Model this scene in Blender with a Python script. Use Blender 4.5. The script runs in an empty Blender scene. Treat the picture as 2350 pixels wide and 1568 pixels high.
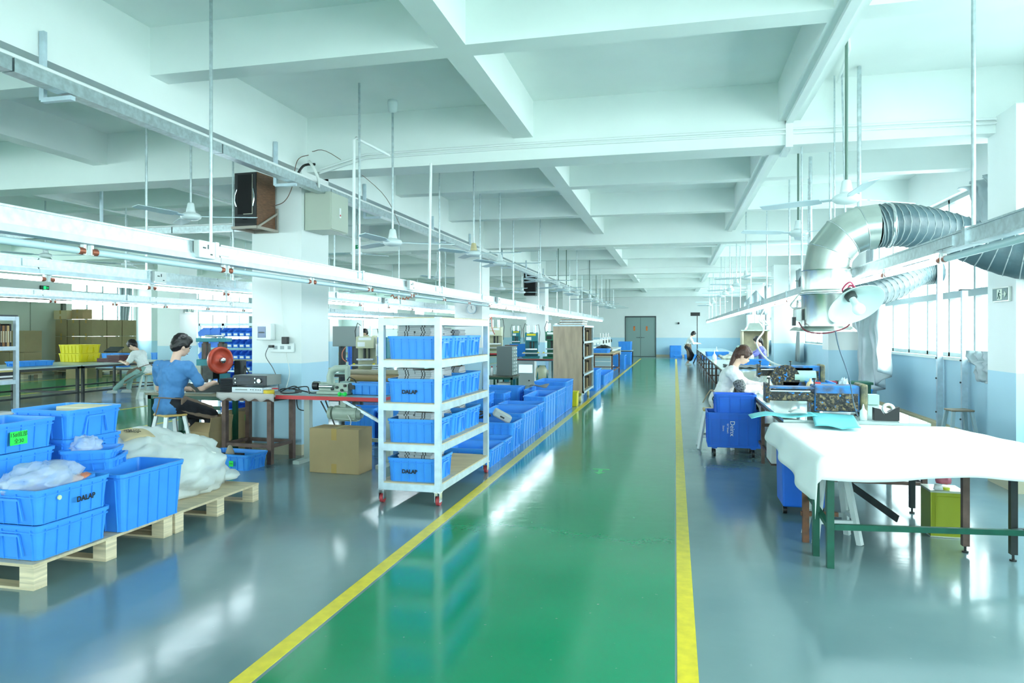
import bpy, math, random
from math import sin, cos, pi, radians, sqrt
from mathutils import Vector as V, Matrix as M
random.seed(7)
S = bpy.context.scene
COL = S.collection
# ---------------------------------------------------------------- camera
F_PX = 1600.0
TH = math.atan(374 / F_PX)
EYE = 1.5
cam = bpy.data.cameras.new('camera')
cam.sensor_fit = 'HORIZONTAL'; cam.sensor_width = 36.0
cam.lens = F_PX * 36.0 / 2350.0
cam.shift_y = -24.0 / 2350.0
cam.clip_end = 200
co = bpy.data.objects.new('camera', cam)
co.location = (0, 0, EYE); co.rotation_euler = (pi / 2, 0, TH)
COL.objects.link(co); S.camera = co
# ---------------------------------------------------------------- sky, exposure
S.view_settings.view_transform = 'Standard'
S.view_settings.look = 'None'
S.view_settings.gamma = 1.0
S.view_settings.use_curve_mapping = False
S.view_settings.exposure = 1.0
w = bpy.data.worlds.new('sky'); S.world = w; w.use_nodes = True
wn = w.node_tree.nodes['Background']
wn.inputs[0].default_value = (0.86, 0.985, 1.0, 1); wn.inputs[1].default_value = 7.0
try:
    S.cycles.max_bounces = 10; S.cycles.diffuse_bounces = 6; S.cycles.glossy_bounces = 4
    S.cycles.transmission_bounces = 4; S.cycles.transparent_max_bounces = 10
    S.cycles.sample_clamp_indirect = 6.0; S.cycles.caustics_reflective = False; S.cycles.caustics_refractive = False
    S.cycles.use_denoising = True
except Exception: pass
def portal(name, loc, rot, sx, sy):
    l = bpy.data.lights.new(name, 'AREA'); l.shape = 'RECTANGLE'; l.size = sx; l.size_y = sy
    l.cycles.is_portal = True
    o = bpy.data.objects.new(name, l); o.location = loc; o.rotation_euler = rot; COL.objects.link(o)
# ---------------------------------------------------------------- colours and materials
def lin(c):
    c = c / 255.0
    return c / 12.92 if c <= 0.04045 else ((c + 0.055) / 1.055) ** 2.4
def rgb(r, g, b): return (lin(r), lin(g), lin(b), 1.0)
MATS = {}
def mat(name, col, rough=0.5, metal=0.0, var=0.0, scale=8.0, bump=0.0, bscale=40.0, emit=None, es=0.0, alpha=1.0, trans=0.0, col2=None, stretch=None, spec=None, coat=0.0):
    if name in MATS: return MATS[name]
    m = bpy.data.materials.new(name); m.use_nodes = True
    nt = m.node_tree; N = nt.nodes; L = nt.links
    b = N['Principled BSDF']; c = rgb(*col)
    b.inputs['Roughness'].default_value = rough; b.inputs['Metallic'].default_value = metal
    b.inputs['Base Color'].default_value = c
    if spec is not None: b.inputs['Specular IOR Level'].default_value = spec
    if coat: b.inputs['Coat Weight'].default_value = coat; b.inputs['Coat Roughness'].default_value = 0.05
    tc = N.new('ShaderNodeTexCoord'); mp = N.new('ShaderNodeMapping'); L.new(tc.outputs['Object'], mp.inputs[0])
    if stretch: mp.inputs['Scale'].default_value = stretch
    if var > 0 or col2:
        n = N.new('ShaderNodeTexNoise'); n.inputs['Scale'].default_value = scale; n.inputs['Detail'].default_value = 5
        L.new(mp.outputs[0], n.inputs['Vector'])
        r = N.new('ShaderNodeValToRGB'); r.color_ramp.elements[0].position = 0.35; r.color_ramp.elements[1].position = 0.68
        if col2: r.color_ramp.elements[0].color = c; r.color_ramp.elements[1].color = rgb(*col2)
        else:
            r.color_ramp.elements[0].color = tuple(x * (1 - var) for x in c[:3]) + (1,)
            r.color_ramp.elements[1].color = tuple(min(1, x * (1 + var * 0.6)) for x in c[:3]) + (1,)
        L.new(n.outputs['Fac'], r.inputs[0]); L.new(r.outputs[0], b.inputs['Base Color'])
    if bump > 0:
        n2 = N.new('ShaderNodeTexNoise'); n2.inputs['Scale'].default_value = bscale; n2.inputs['Detail'].default_value = 4
        L.new(mp.outputs[0], n2.inputs['Vector'])
        bp = N.new('ShaderNodeBump'); bp.inputs['Strength'].default_value = bump; bp.inputs['Distance'].default_value = 0.01
        L.new(n2.outputs['Fac'], bp.inputs['Height']); L.new(bp.outputs[0], b.inputs['Normal'])
    if emit: b.inputs['Emission Color'].default_value = rgb(*emit); b.inputs['Emission Strength'].default_value = es
    if alpha < 1: b.inputs['Alpha'].default_value = alpha
    if trans: b.inputs['Transmission Weight'].default_value = trans
    MATS[name] = m
    return m
def glass_mat():
    m = bpy.data.materials.new('window glass'); m.use_nodes = True; nt = m.node_tree; nt.nodes.clear()
    o = nt.nodes.new('ShaderNodeOutputMaterial'); t = nt.nodes.new('ShaderNodeBsdfTransparent'); g = nt.nodes.new('ShaderNodeBsdfGlossy')
    g.inputs['Roughness'].default_value = 0.03; x = nt.nodes.new('ShaderNodeMixShader'); f = nt.nodes.new('ShaderNodeMapRange'); lw = nt.nodes.new('ShaderNodeLayerWeight')
    lw.inputs[0].default_value = 0.3; nt.links.new(lw.outputs['Facing'], f.inputs[0]); f.inputs['From Min'].default_value = 0.5; f.inputs['To Min'].default_value = 0.05; f.inputs['To Max'].default_value = 0.3; t.inputs[0].default_value = (0.93, 0.98, 0.97, 1)
    nt.links.new(f.outputs[0], x.inputs[0]); nt.links.new(t.outputs[0], x.inputs[1]); nt.links.new(g.outputs[0], x.inputs[2]); nt.links.new(x.outputs[0], o.inputs[0])
    MATS['glass'] = m; return m
GLASS = glass_mat()
def wall_mat():
    m = bpy.data.materials.new('two tone wall paint'); m.use_nodes = True; nt = m.node_tree; N = nt.nodes; L = nt.links
    b = N['Principled BSDF']; b.inputs['Roughness'].default_value = 0.55
    g = N.new('ShaderNodeNewGeometry'); s = N.new('ShaderNodeSeparateXYZ'); L.new(g.outputs['Position'], s.inputs[0])
    n = N.new('ShaderNodeTexNoise'); n.inputs['Scale'].default_value = 1.3; L.new(g.outputs['Position'], n.inputs['Vector'])
    def step(z):
        k = N.new('ShaderNodeMath'); k.operation = 'GREATER_THAN'; k.inputs[1].default_value = z; L.new(s.outputs[2], k.inputs[0]); return k
    a = N.new('ShaderNodeMixRGB'); a.inputs[1].default_value = rgb(188, 224, 243); a.inputs[2].default_value = rgb(236, 241, 240); L.new(step(1.11).outputs[0], a.inputs[0])
    c = N.new('ShaderNodeMixRGB'); c.inputs[1].default_value = rgb(214, 204, 176); L.new(step(0.13).outputs[0], c.inputs[0]); L.new(a.outputs[0], c.inputs[2])
    d = N.new('ShaderNodeMixRGB'); d.blend_type = 'MULTIPLY'; d.inputs[0].default_value = 0.10; L.new(c.outputs[0], d.inputs[1]); L.new(n.outputs['Fac'], d.inputs[2])
    L.new(d.outputs[0], b.inputs['Base Color']); return m
WALL = wall_mat()
def floor_mat(name, c1, c2, rough):
    m = bpy.data.materials.new(name); m.use_nodes = True; nt = m.node_tree; N = nt.nodes; L = nt.links
    b = N['Principled BSDF']; g = N.new('ShaderNodeNewGeometry')
    n = N.new('ShaderNodeTexNoise'); n.inputs['Scale'].default_value = 0.55; n.inputs['Detail'].default_value = 6; L.new(g.outputs['Position'], n.inputs['Vector'])
    r = N.new('ShaderNodeValToRGB'); r.color_ramp.elements[0].position = 0.3; r.color_ramp.elements[1].position = 0.7
    r.color_ramp.elements[0].color = rgb(*c1); r.color_ramp.elements[1].color = rgb(*c2); L.new(n.outputs['Fac'], r.inputs[0])
    sc = N.new('ShaderNodeTexNoise'); sc.inputs['Scale'].default_value = 26; sc.inputs['Detail'].default_value = 8; L.new(g.outputs['Position'], sc.inputs['Vector'])
    r2 = N.new('ShaderNodeValToRGB'); r2.color_ramp.elements[0].position = 0.7; r2.color_ramp.elements[1].position = 0.78; L.new(sc.outputs['Fac'], r2.inputs[0])
    mx = N.new('ShaderNodeMixRGB'); mx.inputs[2].default_value = rgb(190, 200, 195); L.new(r.outputs[0], mx.inputs[1])
    mm = N.new('ShaderNodeMath'); mm.operation = 'MULTIPLY'; mm.inputs[1].default_value = 0.25; L.new(r2.outputs[0], mm.inputs[0]); L.new(mm.outputs[0], mx.inputs[0])
    L.new(mx.outputs[0], b.inputs['Base Color'])
    n3 = N.new('ShaderNodeTexNoise'); n3.inputs['Scale'].default_value = 2.2; n3.inputs['Detail'].default_value = 3; L.new(g.outputs['Position'], n3.inputs['Vector'])
    mr = N.new('ShaderNodeMapRange'); mr.inputs['To Min'].default_value = rough * 0.6; mr.inputs['To Max'].default_value = rough * 1.5; L.new(n3.outputs['Fac'], mr.inputs[0]); L.new(mr.outputs[0], b.inputs['Roughness'])
    n4 = N.new('ShaderNodeTexNoise'); n4.inputs['Scale'].default_value = 9; n4.inputs['Detail'].default_value = 3; L.new(g.outputs['Position'], n4.inputs['Vector'])
    bp = N.new('ShaderNodeBump'); bp.inputs['Strength'].default_value = 0.07; bp.inputs['Distance'].default_value = 0.01; L.new(n4.outputs['Fac'], bp.inputs['Height']); L.new(bp.outputs[0], b.inputs['Normal'])
    b.inputs['IOR'].default_value = 1.7
    return m
FLOOR = floor_mat('grey green epoxy', (98, 126, 132), (124, 148, 150), 0.14)
GREEN = floor_mat('green epoxy', (0, 128, 82), (0, 146, 98), 0.12)
WHITE = mat('white plaster', (236, 242, 240), 0.65, var=0.03, scale=1.5)
BLUE = mat('blue crate plastic', (66, 156, 242), 0.38, var=0.05, scale=6)
BLUE2 = mat('deep blue plastic', (28, 108, 220), 0.4, var=0.05, scale=6)
YEL = mat('yellow line paint', (230, 206, 36), 0.3, var=0.12, scale=14)
YELC = mat('yellow plastic', (232, 214, 20), 0.4)
GALV = mat('galvanised steel', (196, 208, 212), 0.34, 0.85, var=0.16, scale=24)
STEEL = mat('bright steel', (205, 210, 212), 0.2, 0.95, var=0.05)
ALU = mat('pale painted steel', (200, 216, 226), 0.38, 0.35, var=0.12, scale=12)
WPVC = mat('white plastic', (238, 242, 242), 0.35)
GREY = mat('grey paint', (150, 160, 160), 0.5)
DGREY = mat('dark grey paint', (72, 80, 84), 0.5)
BLACK = mat('black plastic', (22, 24, 28), 0.4)
BSTEEL = mat('black painted steel', (40, 46, 46), 0.45, 0.2, var=0.2)
BROWN = mat('brown rusty steel', (106, 84, 76), 0.55, 0.2, var=0.3, scale=10)
RUST = mat('rusty steel', (128, 84, 60), 0.7, 0.2, col2=(84, 66, 56), scale=14)
DKGREEN = mat('dark green steel', (18, 84, 66), 0.4, 0.1, var=0.2)
TEAL = mat('teal machine paint', (34, 128, 140), 0.4, 0.1, var=0.15)
CARD = mat('cardboard', (178, 152, 112), 0.8, var=0.06, scale=3)
CARD2 = mat('dim cardboard', (158, 140, 104), 0.8, var=0.06, scale=3)
CARDIN = mat('cardboard inside', (205, 186, 146), 0.8)
TAPE = mat('brown packing tape', (188, 154, 92), 0.25)
PLY = mat('plywood', (208, 190, 158), 0.6, var=0.14, scale=3, stretch=(1, 8, 1))
PLYE = mat('layered plywood edge', (226, 208, 176), 0.7, var=0.25, scale=60, stretch=(0.05, 0.05, 1))
PLYP = mat('brown plywood panel', (186, 164, 142), 0.55, var=0.16, scale=2.4, stretch=(6, 6, 1), bump=0.02)
SKIN = mat('skin', (226, 186, 164), 0.5)
HAIR = mat('dark hair', (26, 22, 24), 0.4, var=0.3, scale=60, stretch=(4, 4, 0.4))
HAIRB = mat('brown hair', (92, 54, 40), 0.42, col2=(46, 30, 26), scale=60, stretch=(4, 4, 0.4))
GREENP = mat('green sticker', (40, 226, 84), 0.6)
INK = mat('black ink', (14, 16, 18), 0.6)
RED = mat('red paint', (204, 40, 46), 0.4)
TUBE = mat('lit tube', (255, 255, 255), 0.3, emit=(236, 250, 255), es=13)
TUBEOFF = mat('unlit tube', (198, 220, 226), 0.25)
SILVERCLOTH = mat('silver coated curtain', (170, 184, 190), 0.42, 0.35, var=0.1, scale=3, bump=0.25, bscale=7)
# ---------------------------------------------------------------- mesh builder
class MB:
    def __init__(s): s.v = []; s.f = []; s.sm = []
    def add(s, vs, fs, smooth=False, T=None):
        n = len(s.v)
        s.v += [tuple(T @ V(p)) if T else tuple(p) for p in vs]
        s.f += [tuple(i + n for i in f) for f in fs]; s.sm += [smooth] * len(fs)
        return s
    def box(s, x0, x1, y0, y1, z0, z1, T=None, taper=None):
        a, b = (1, 1) if taper is None else taper
        cx, cy = (x0 + x1) / 2, (y0 + y1) / 2
        vs = [(x, y, z0) for x, y in ((x0, y0), (x1, y0), (x1, y1), (x0, y1))] + [(cx + (x - cx) * a, cy + (y - cy) * b, z1) for x, y in ((x0, y0), (x1, y0), (x1, y1), (x0, y1))]
        return s.add(vs, [(3, 2, 1, 0), (4, 5, 6, 7), (0, 1, 5, 4), (1, 2, 6, 5), (2, 3, 7, 6), (3, 0, 4, 7)], False, T)
    def cbox(s, c, d, rz=0, rx=0, ry=0, taper=None):
        T = M.Translation(V(c)) @ M.Rotation(rz, 4, 'Z') @ M.Rotation(ry, 4, 'Y') @ M.Rotation(rx, 4, 'X')
        return s.box(-d[0] / 2, d[0] / 2, -d[1] / 2, d[1] / 2, -d[2] / 2, d[2] / 2, T, taper)
    def bar(s, p, q, w, h=None, up=(0, 0, 1)):
        h = h or w; p, q = V(p), V(q); d = q - p; l = d.length; d.normalize()
        u = V(up)
        if abs(d.dot(u)) > 0.98: u = V((0, 1, 0))
        sd = d.cross(u).normalized(); u = sd.cross(d)
        T = M((( d.x, sd.x, u.x, p.x), (d.y, sd.y, u.y, p.y), (d.z, sd.z, u.z, p.z), (0, 0, 0, 1)))
        return s.box(0, l, -w / 2, w / 2, -h / 2, h / 2, T)
    def cyl(s, p, q, r, r2=None, n=12, caps=True, smooth=True):
        r2 = r if r2 is None else r2; p, q = V(p), V(q); d = (q - p).normalized()
        u = V((0, 0, 1)) if abs(d.z) < 0.9 else V((1, 0, 0)); a = d.cross(u).normalized(); b = d.cross(a)
        vs = []
        for c, rr in ((p, r), (q, r2)):
            for i in range(n):
                t = 2 * pi * i / n; vs.append(c + a * cos(t) * rr + b * sin(t) * rr)
        s.add(vs, [(i, (i + 1) % n, n + (i + 1) % n, n + i) for i in range(n)], smooth)
        if caps:
            s.add(vs[:n], [tuple(range(n))[::-1]]); s.add(vs[n:], [tuple(range(n))])
        return s
    def lathe(s, prof, c=(0, 0, 0), n=20, T=None, smooth=True):
        vs = []; k = len(prof)
        for i in range(n):
            t = 2 * pi * i / n
            vs += [(c[0] + r * cos(t), c[1] + r * sin(t), c[2] + z) for r, z in prof]
        fs = [(i * k + j, ((i + 1) % n) * k + j, ((i + 1) % n) * k + j + 1, i * k + j + 1) for i in range(n) for j in range(k - 1)]
        return s.add(vs, fs, smooth, T)
    def tube(s, pts, r, n=8, smooth=True, rr=None, caps=True):
        pts = [V(p) for p in pts]; k = len(pts); vs = []; prev = None
        for i, p in enumerate(pts):
            d = (pts[min(i + 1, k - 1)] - pts[max(i - 1, 0)]).normalized()
            if prev is None:
                u = V((0, 0, 1)) if abs(d.z) < 0.9 else V((1, 0, 0)); a = d.cross(u).normalized()
            else: a = (prev - d * prev.dot(d)).normalized()
            prev = a; b = d.cross(a); q = rr[i] if rr else r
            vs += [p + a * cos(2 * pi * j / n) * q + b * sin(2 * pi * j / n) * q for j in range(n)]
        s.add(vs, [(i * n + j, i * n + (j + 1) % n, (i + 1) * n + (j + 1) % n, (i + 1) * n + j) for i in range(k - 1) for j in range(n)], smooth)
        if caps: s.add(vs[:n], [tuple(range(n))[::-1]]); s.add(vs[-n:], [tuple(range(n))])
        return s
    def ell(s, c, r, n=12, m=8, T=None):
        if isinstance(r, (int, float)): r = (r, r, r)
        vs = [(c[0], c[1], c[2] - r[2])]
        for j in range(1, m):
            p = -pi / 2 + pi * j / m
            vs += [(c[0] + r[0] * cos(p) * cos(2 * pi * i / n), c[1] + r[1] * cos(p) * sin(2 * pi * i / n), c[2] + r[2] * sin(p)) for i in range(n)]
        vs.append((c[0], c[1], c[2] + r[2])); e = len(vs) - 1
        fs = [(0, 1 + (i + 1) % n, 1 + i) for i in range(n)] + [(e, e - n + i, e - n + (i + 1) % n) for i in range(n)]
        fs += [(1 + j * n + i, 1 + j * n + (i + 1) % n, 1 + (j + 1) * n + (i + 1) % n, 1 + (j + 1) * n + i) for j in range(m - 2) for i in range(n)]
        return s.add(vs, fs, True, T)
    def cap(s, p, q, r, r2=None, n=12):
        r2 = r if r2 is None else r2
        return s.cyl(p, q, r, r2, n).ell(p, r, n, 8).ell(q, r2, n, 8)
    def prism(s, poly, z0, z1, T=None, smooth=False):
        k = len(poly); vs = [(x, y, z0) for x, y in poly] + [(x, y, z1) for x, y in poly]
        return s.add(vs, [tuple(range(k))[::-1], tuple(range(k, 2 * k))] + [(i, (i + 1) % k, k + (i + 1) % k, k + i) for i in range(k)], smooth, T)
    def grid(s, fn, nu, nv, thick=0.004, smooth=True, closed=True):
        P = [[V(fn(i / nu, j / nv)) for j in range(nv + 1)] for i in range(nu + 1)]
        nrm = []
        for i in range(nu + 1):
            for j in range(nv + 1):
                a = P[min(i + 1, nu)][j] - P[max(i - 1, 0)][j]; b = P[i][min(j + 1, nv)] - P[i][max(j - 1, 0)]
                c = a.cross(b); nrm.append(c.normalized() if c.length > 1e-9 else V((0, 0, 1)))
        top = [P[i][j] for i in range(nu + 1) for j in range(nv + 1)]; w_ = nv + 1
        bot = [p - q * thick for p, q in zip(top, nrm)]; o = len(top)
        fs = []
        for i in range(nu):
            for j in range(nv):
                a, b, c, d = i * w_ + j, (i + 1) * w_ + j, (i + 1) * w_ + j + 1, i * w_ + j + 1
                fs += [(a, b, c, d), (o + d, o + c, o + b, o + a)]
        for i in range(nu):
            fs += [(i * w_, o + i * w_, o + (i + 1) * w_, (i + 1) * w_), (i * w_ + nv, (i + 1) * w_ + nv, o + (i + 1) * w_ + nv, o + i * w_ + nv)]
        for j in range(nv):
            fs += [(j, j + 1, o + j + 1, o + j), (nu * w_ + j, o + nu * w_ + j, o + nu * w_ + j + 1, nu * w_ + j + 1)]
        return s.add(top + bot, fs, smooth)
    def mesh(s, name):
        me = bpy.data.meshes.new(name); me.from_pydata([tuple(p) for p in s.v], [], s.f); me.polygons.foreach_set('use_smooth', s.sm); me.update(); return me
    def build(s, name, m, parent=None, bevel=0, loc=None, label=None):
        me = s.mesh(name)
        for x in (m if isinstance(m, list) else [m]): me.materials.append(x)
        return link(name, me, parent, bevel, loc, label)
def link(name, me, parent=None, bevel=0, loc=None, label=None, rz=None):
    o = bpy.data.objects.new(name, me); COL.objects.link(o)
    if parent: o.parent = parent
    if loc: o.location = loc
    if rz is not None: o.rotation_euler = (0, 0, rz)
    if bevel:
        b = o.modifiers.new('edge', 'BEVEL'); b.width = bevel; b.segments = 2; b.limit_method = 'ANGLE'
    if label: o['label'] = label
    return o
def tag(o, label, cat, group=None):
    o['label'] = label; o['category'] = cat
    if group: o['group'] = group
    return o
def thing(name, label, cat, loc=(0, 0, 0), rz=0, group=None):
    o = bpy.data.objects.new(name, None); o.empty_display_size = 0.1; COL.objects.link(o)
    o.location = loc; o.rotation_euler = (0, 0, rz); return tag(o, label, cat, group)
def struct(o): o['kind'] = 'structure'; return o
def stuff(o): o['kind'] = 'stuff'; return o
KIDS = {}
def dup(root, loc, rz=0, label=None, group=None):
    def cp(o, par):
        c = o.copy(); COL.objects.link(c)
        if par: c.parent = par
        for ch in o.children: cp(ch, c)
        return c
    r = cp(root, None); r.location = loc; r.rotation_euler = (0, 0, rz)
    if label: r['label'] = label
    if group: r['group'] = group
    return r
def text(name, s, size, loc, rot, m, parent=None, ext=0.0006, sx=1.0, shear=0, bold=0.0):
    c = bpy.data.curves.new(name, 'FONT'); c.body = s; c.size = size; c.extrude = ext; c.align_x = 'CENTER'; c.align_y = 'CENTER'; c.shear = shear; c.offset = bold
    o = bpy.data.objects.new('tmp', c); COL.objects.link(o); bpy.context.view_layer.update()
    me = bpy.data.meshes.new_from_object(o.evaluated_get(bpy.context.evaluated_depsgraph_get())); bpy.data.objects.remove(o)
    me.materials.clear(); me.materials.append(m)
    o = bpy.data.objects.new(name, me); COL.objects.link(o); o.location = loc; o.rotation_euler = rot; o.scale = (sx, 1, 1)
    if parent: o.parent = parent
    return o
# pixel of the 2350x1568 photograph -> point on a real plane (used only to read off positions)
def ray(u, v):
    a = (u - 1175) / F_PX; b = (760 - v) / F_PX; s, c = sin(TH), cos(TH)
    return (c * a - s, s * a + c, b)
def G(u, v, z=0.0):
    r = ray(u, v); t = (z - EYE) / r[2]; return V((r[0] * t, r[1] * t, z))
def AX(u, v, X):
    r = ray(u, v); t = X / r[0]; return V((X, r[1] * t, EYE + r[2] * t))
def AY(u, v, Y):
    r = ray(u, v); t = Y / r[1]; return V((r[0] * t, Y, EYE + r[2] * t))
# ================================================================ the building
XR, XL, YF, YB, ZC = 3.9, -21.0, 41.5, -8.3, 4.1
XCOL = [-4.72, -12.9]
YROW = [-0.2, 7.93, 16.0, 24.1, 32.2, 40.3]
struct(MB().box(XL - .3, XR + .3, YB - .3, YF + .3, -0.2, 0).build('floor', FLOOR))
struct(MB().box(-1.74, 0.0, YB, 38.5, 0, 0.001).build('floor_aisle', GREEN))
struct(MB().box(-10.25, -8.22, YB, YF, 0, 0.001).build('floor_aisle', GREEN))
struct(MB().box(-18.6, -15.1, YB, YF, 0, 0.001).build('floor_aisle', GREEN))
for x0, y1 in ((-1.85, 38.5), (0.01, 38.5), (-8.2, YF), (-10.33, YF), (-15.1, YF), (-18.7, YF)):
    struct(MB().box(x0, x0 + .09, YB, y1, 0, 0.002).build('floor_line', YEL))
struct(MB().box(XL - .3, XR + .3, YB - .3, YF + .3, ZC, ZC + .25).build('ceiling', WHITE))
# beams: primary (deep) across and along the columns, secondary between
BEAMS = []
def ceil_at(x, y): return min([z for a, b_, c, d_, z in BEAMS if a <= x <= b_ and c <= y <= d_] + [ZC])
def beam(x0, x1, y0, y1, z0):
    BEAMS.append((x0 - .01, x1 + .01, y0 - .01, y1 + .01, z0)); return struct(MB().box(x0, x1, y0, y1, z0, ZC).build('ceiling_beam', WHITE))
for y in YROW: beam(XL, XR, y - .2, y + .2, 3.44)
seg = [(YROW[i] + .2, YROW[i + 1] - .2) for i in range(5)] + [(YB, YROW[0] - .2)]
for y0, y1 in seg:
    for x in XCOL: beam(x, x + .34, y0, y1, 3.44)
    for x in (-1.78, 1.05, -7.5, -10.3, -15.6, -18.3): beam(x, x + .22, y0, y1, 3.69)
    n = 2
    if y1 - y0 > 6 and y0 < 39:
        for k in (1, 2):
            yy = y0 - .2 + (y1 - y0 + .4) * k / 3
            xs = [XL, -18.3, -15.6, -12.9, -10.3, -7.5, -4.72, -1.78, 1.05, XR]
            wd = [0, .22, .22, .34, .22, .22, .34, .22, .22]
            for i in range(9): beam(xs[i] + wd[i], xs[i + 1], yy - .11, yy + .11, 3.69)
# pillars
PIL = {}
for x, w in ((-5.05, .67), (-13.2, .67)):
    for y in YROW[1:5]:
        PIL[(x, y)] = struct(MB().box(x, x + w, y - .33, y + .34, 0, 3.44 if True else 0).build('pillar', WALL))
for y in YROW[1:5]:
    struct(MB().box(3.06, XR, y - .62, y - .02, 0, 3.6).build('pillar', WALL))
    struct(MB().box(XL, -20.3, y - .33, y + .3, 0, 3.6).build('pillar', WALL))
# pilaster under the beam crossing above the first pillar
struct(MB().box(-4.7, -4.38, 8.13, 8.27, 3.44, 4.1).build('pillar_head', WHITE))
# walls with window openings
def wall_x(name, X, t, openings, z0, z1):
    b = MB(); y = YB
    for a, c in openings:
        b.box(min(X, X + t), max(X, X + t), y, a, 0, ZC)
        b.box(min(X, X + t), max(X, X + t), a, c, 0, z0); b.box(min(X, X + t), max(X, X + t), a, c, z1, ZC); y = c
    b.box(min(X, X + t), max(X, X + t), y, YF, 0, ZC)
    return struct(b.build(name, WALL))
RO = [(-7.7, -0.9)] + [(YROW[i] + .05, YROW[i + 1] - .7) for i in range(5)]
wall_x('wall_right', XR, .25, RO, 1.12, 3.46)
LO = [(-7.7, -.9), (.4, 7.3), (8.5, 15.4), (20.7, 23.6), (24.5, 31.7), (32.7, 39.8)]
wall_x('wall_left', XL, -.25, LO, 1.0, 3.3)
b = MB(); b.box(XL, XR, YB - .25, YB, 0, .95); b.box(XL, XR, YB - .25, YB, 3.3, ZC)  # back wall out of view; its openings are added to light the foreground
for x in (-21, -17.2, -13.2, -9.2, -5.2, -1.2, 2.9): b.box(x, x + 1, YB - .25, YB, .95, 3.3)
struct(b.build('wall_back', WALL))
b = MB(); b.box(XL, -19.6, YF, YF + .25, 0, ZC); b.box(-19.6, -15.4, YF, YF + .25, 0, 1.6); b.box(-19.6, -15.4, YF, YF + .25, 3.3, ZC)
b.box(-15.4, -2.87, YF, YF + .25, 0, ZC); b.box(-1.07, XR, YF, YF + .25, 0, ZC); b.box(-2.87, -1.07, YF, YF + .25, 2.38, ZC)
struct(b.box(-3.1, -.9, YF + .12, YF + .25, 0, 2.5).build('wall_far', WALL))
# door in the far wall
d = struct(thing('door_1', '', '', (-1.97, YF, 0))); del d['label'], d['category']
DG = mat('grey green door', (134, 158, 154), 0.45)
for s in (-1, 1):
    lf = MB().box(min(s * .008, s * .858) , max(s * .008, s * .858), .03, .08, .02, 2.3).build('door_leaf', DG, d)
    MB().box(s * .36 - .05, s * .36 + .05, .015, .03, 1.52, 1.78).build('poster', mat('red gold print', (226, 150, 60), .5, col2=(200, 60, 40), scale=30), lf)
    MB().box(s * .04, s * .24, -.03, -.01, 1.11, 1.13).box(s * .05 - .015, s * .05 + .015, -.03, .03, 1.1, 1.14).build('door_handle', BLACK, lf)
MB().box(-.9, -.86, -.02, .1, 0, 2.38).box(.86, .9, -.02, .1, 0, 2.38).box(-.86, .86, -.02, .1, 2.31, 2.38).box(-.86, .86, .085, .1, 0, 2.31).build('door_frame', DGREY, d)
# left wall freight doors
FD = mat('olive steel door', (186, 194, 178), 0.4)
for i, (y0, y1) in enumerate(((17.7, 19.0), (19.0, 20.2))):
    o = struct(MB().box(XL, XL + .05, y0 + .02, y1 - .02, 0, 2.5).build('door_%d' % (i + 2), FD))
struct(MB().box(XL, XL + .12, 20.2, 20.34, 0, 2.6).box(XL, XL + .12, 17.55, 17.69, 0, 2.6).box(XL, XL + .12, 17.55, 20.34, 2.52, 2.62).build('trim_1', mat('dark olive', (96, 104, 96), .5)))
# windows
WF = mat('window frame', (156, 172, 174), 0.4, 0.1)
wi = 0
def window(side, y0, y1, zs, n, X, dx, det=True):
    """a long window: frame, mullions and a pane per bay"""
    global wi; wi += 1
    w_ = struct(MB().box(X - .03, X + .05, y0, y1, zs[0], zs[0] + .06).box(X - .03, X + .05, y0, y1, zs[-1] - .06, zs[-1]).build('window_%d' % wi, WF))
    for z in zs[1:-1]: MB().box(X - .05, X + .06, y0, y1, z - .05, z + .05).build('rail', WF, w_)
    for k in range(n + 1):
        y = y0 + (y1 - y0) * k / n
        MB().box(X - .03, X + .05, y - .03, y + .03, zs[0], zs[-1]).build('mullion', WF, w_)
    for a in range(len(zs) - 1):
        for k in range(n):
            ya, yb = y0 + (y1 - y0) * k / n, y0 + (y1 - y0) * (k + 1) / n
            MB().box(X + .005, X + .012, ya + .02, yb - .02, zs[a] + .04, zs[a + 1] - .04).build('pane', GLASS, w_)
    return w_
for i, (a, c) in enumerate(RO): window('r', a, c, (1.12, 2.03, 3.46), 8, XR + .12, 1)
for i, (a, c) in enumerate(LO): window('l', a, c, (1.0, 2.9, 3.3) if i > 2 else (1.0, 3.3), 4 if c - a < 4 else 7, XL - .12, -1)
for i, x in enumerate((-20, -16.2, -12.2, -8.2, -4.2, -.2)):  # unseen back-wall windows, added to bring daylight onto the foreground
    wi += 1; wn_ = struct(MB().box(x, x + 3.1, YB - .15, YB - .1, .95, 1.0).box(x, x + 3.1, YB - .15, YB - .1, 3.25, 3.3).build('window_%d' % wi, WF))
    MB().box(x, x + 3.1, YB - .13, YB - .12, 1, 3.25).build('pane', GLASS, wn_)
    for k in range(4): MB().box(x + k * 1.01, x + .05 + k * 1.01, YB - .15, YB - .1, .95, 3.3).build('mullion', WF, wn_)
wi += 1
wn_ = struct(MB().box(-19.6, -15.4, YF + .1, YF + .15, 1.6, 1.66).box(-19.6, -15.4, YF + .1, YF + .15, 3.24, 3.3).build('window_%d' % wi, WF))
for k in range(5): MB().box(-19.6 + k * 1.04, -19.55 + k * 1.04, YF + .1, YF + .15, 1.6, 3.3).build('mullion', WF, wn_)
MB().box(-19.6, -15.4, YF + .12, YF + .13, 1.66, 3.24).build('pane', GLASS, wn_)
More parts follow.
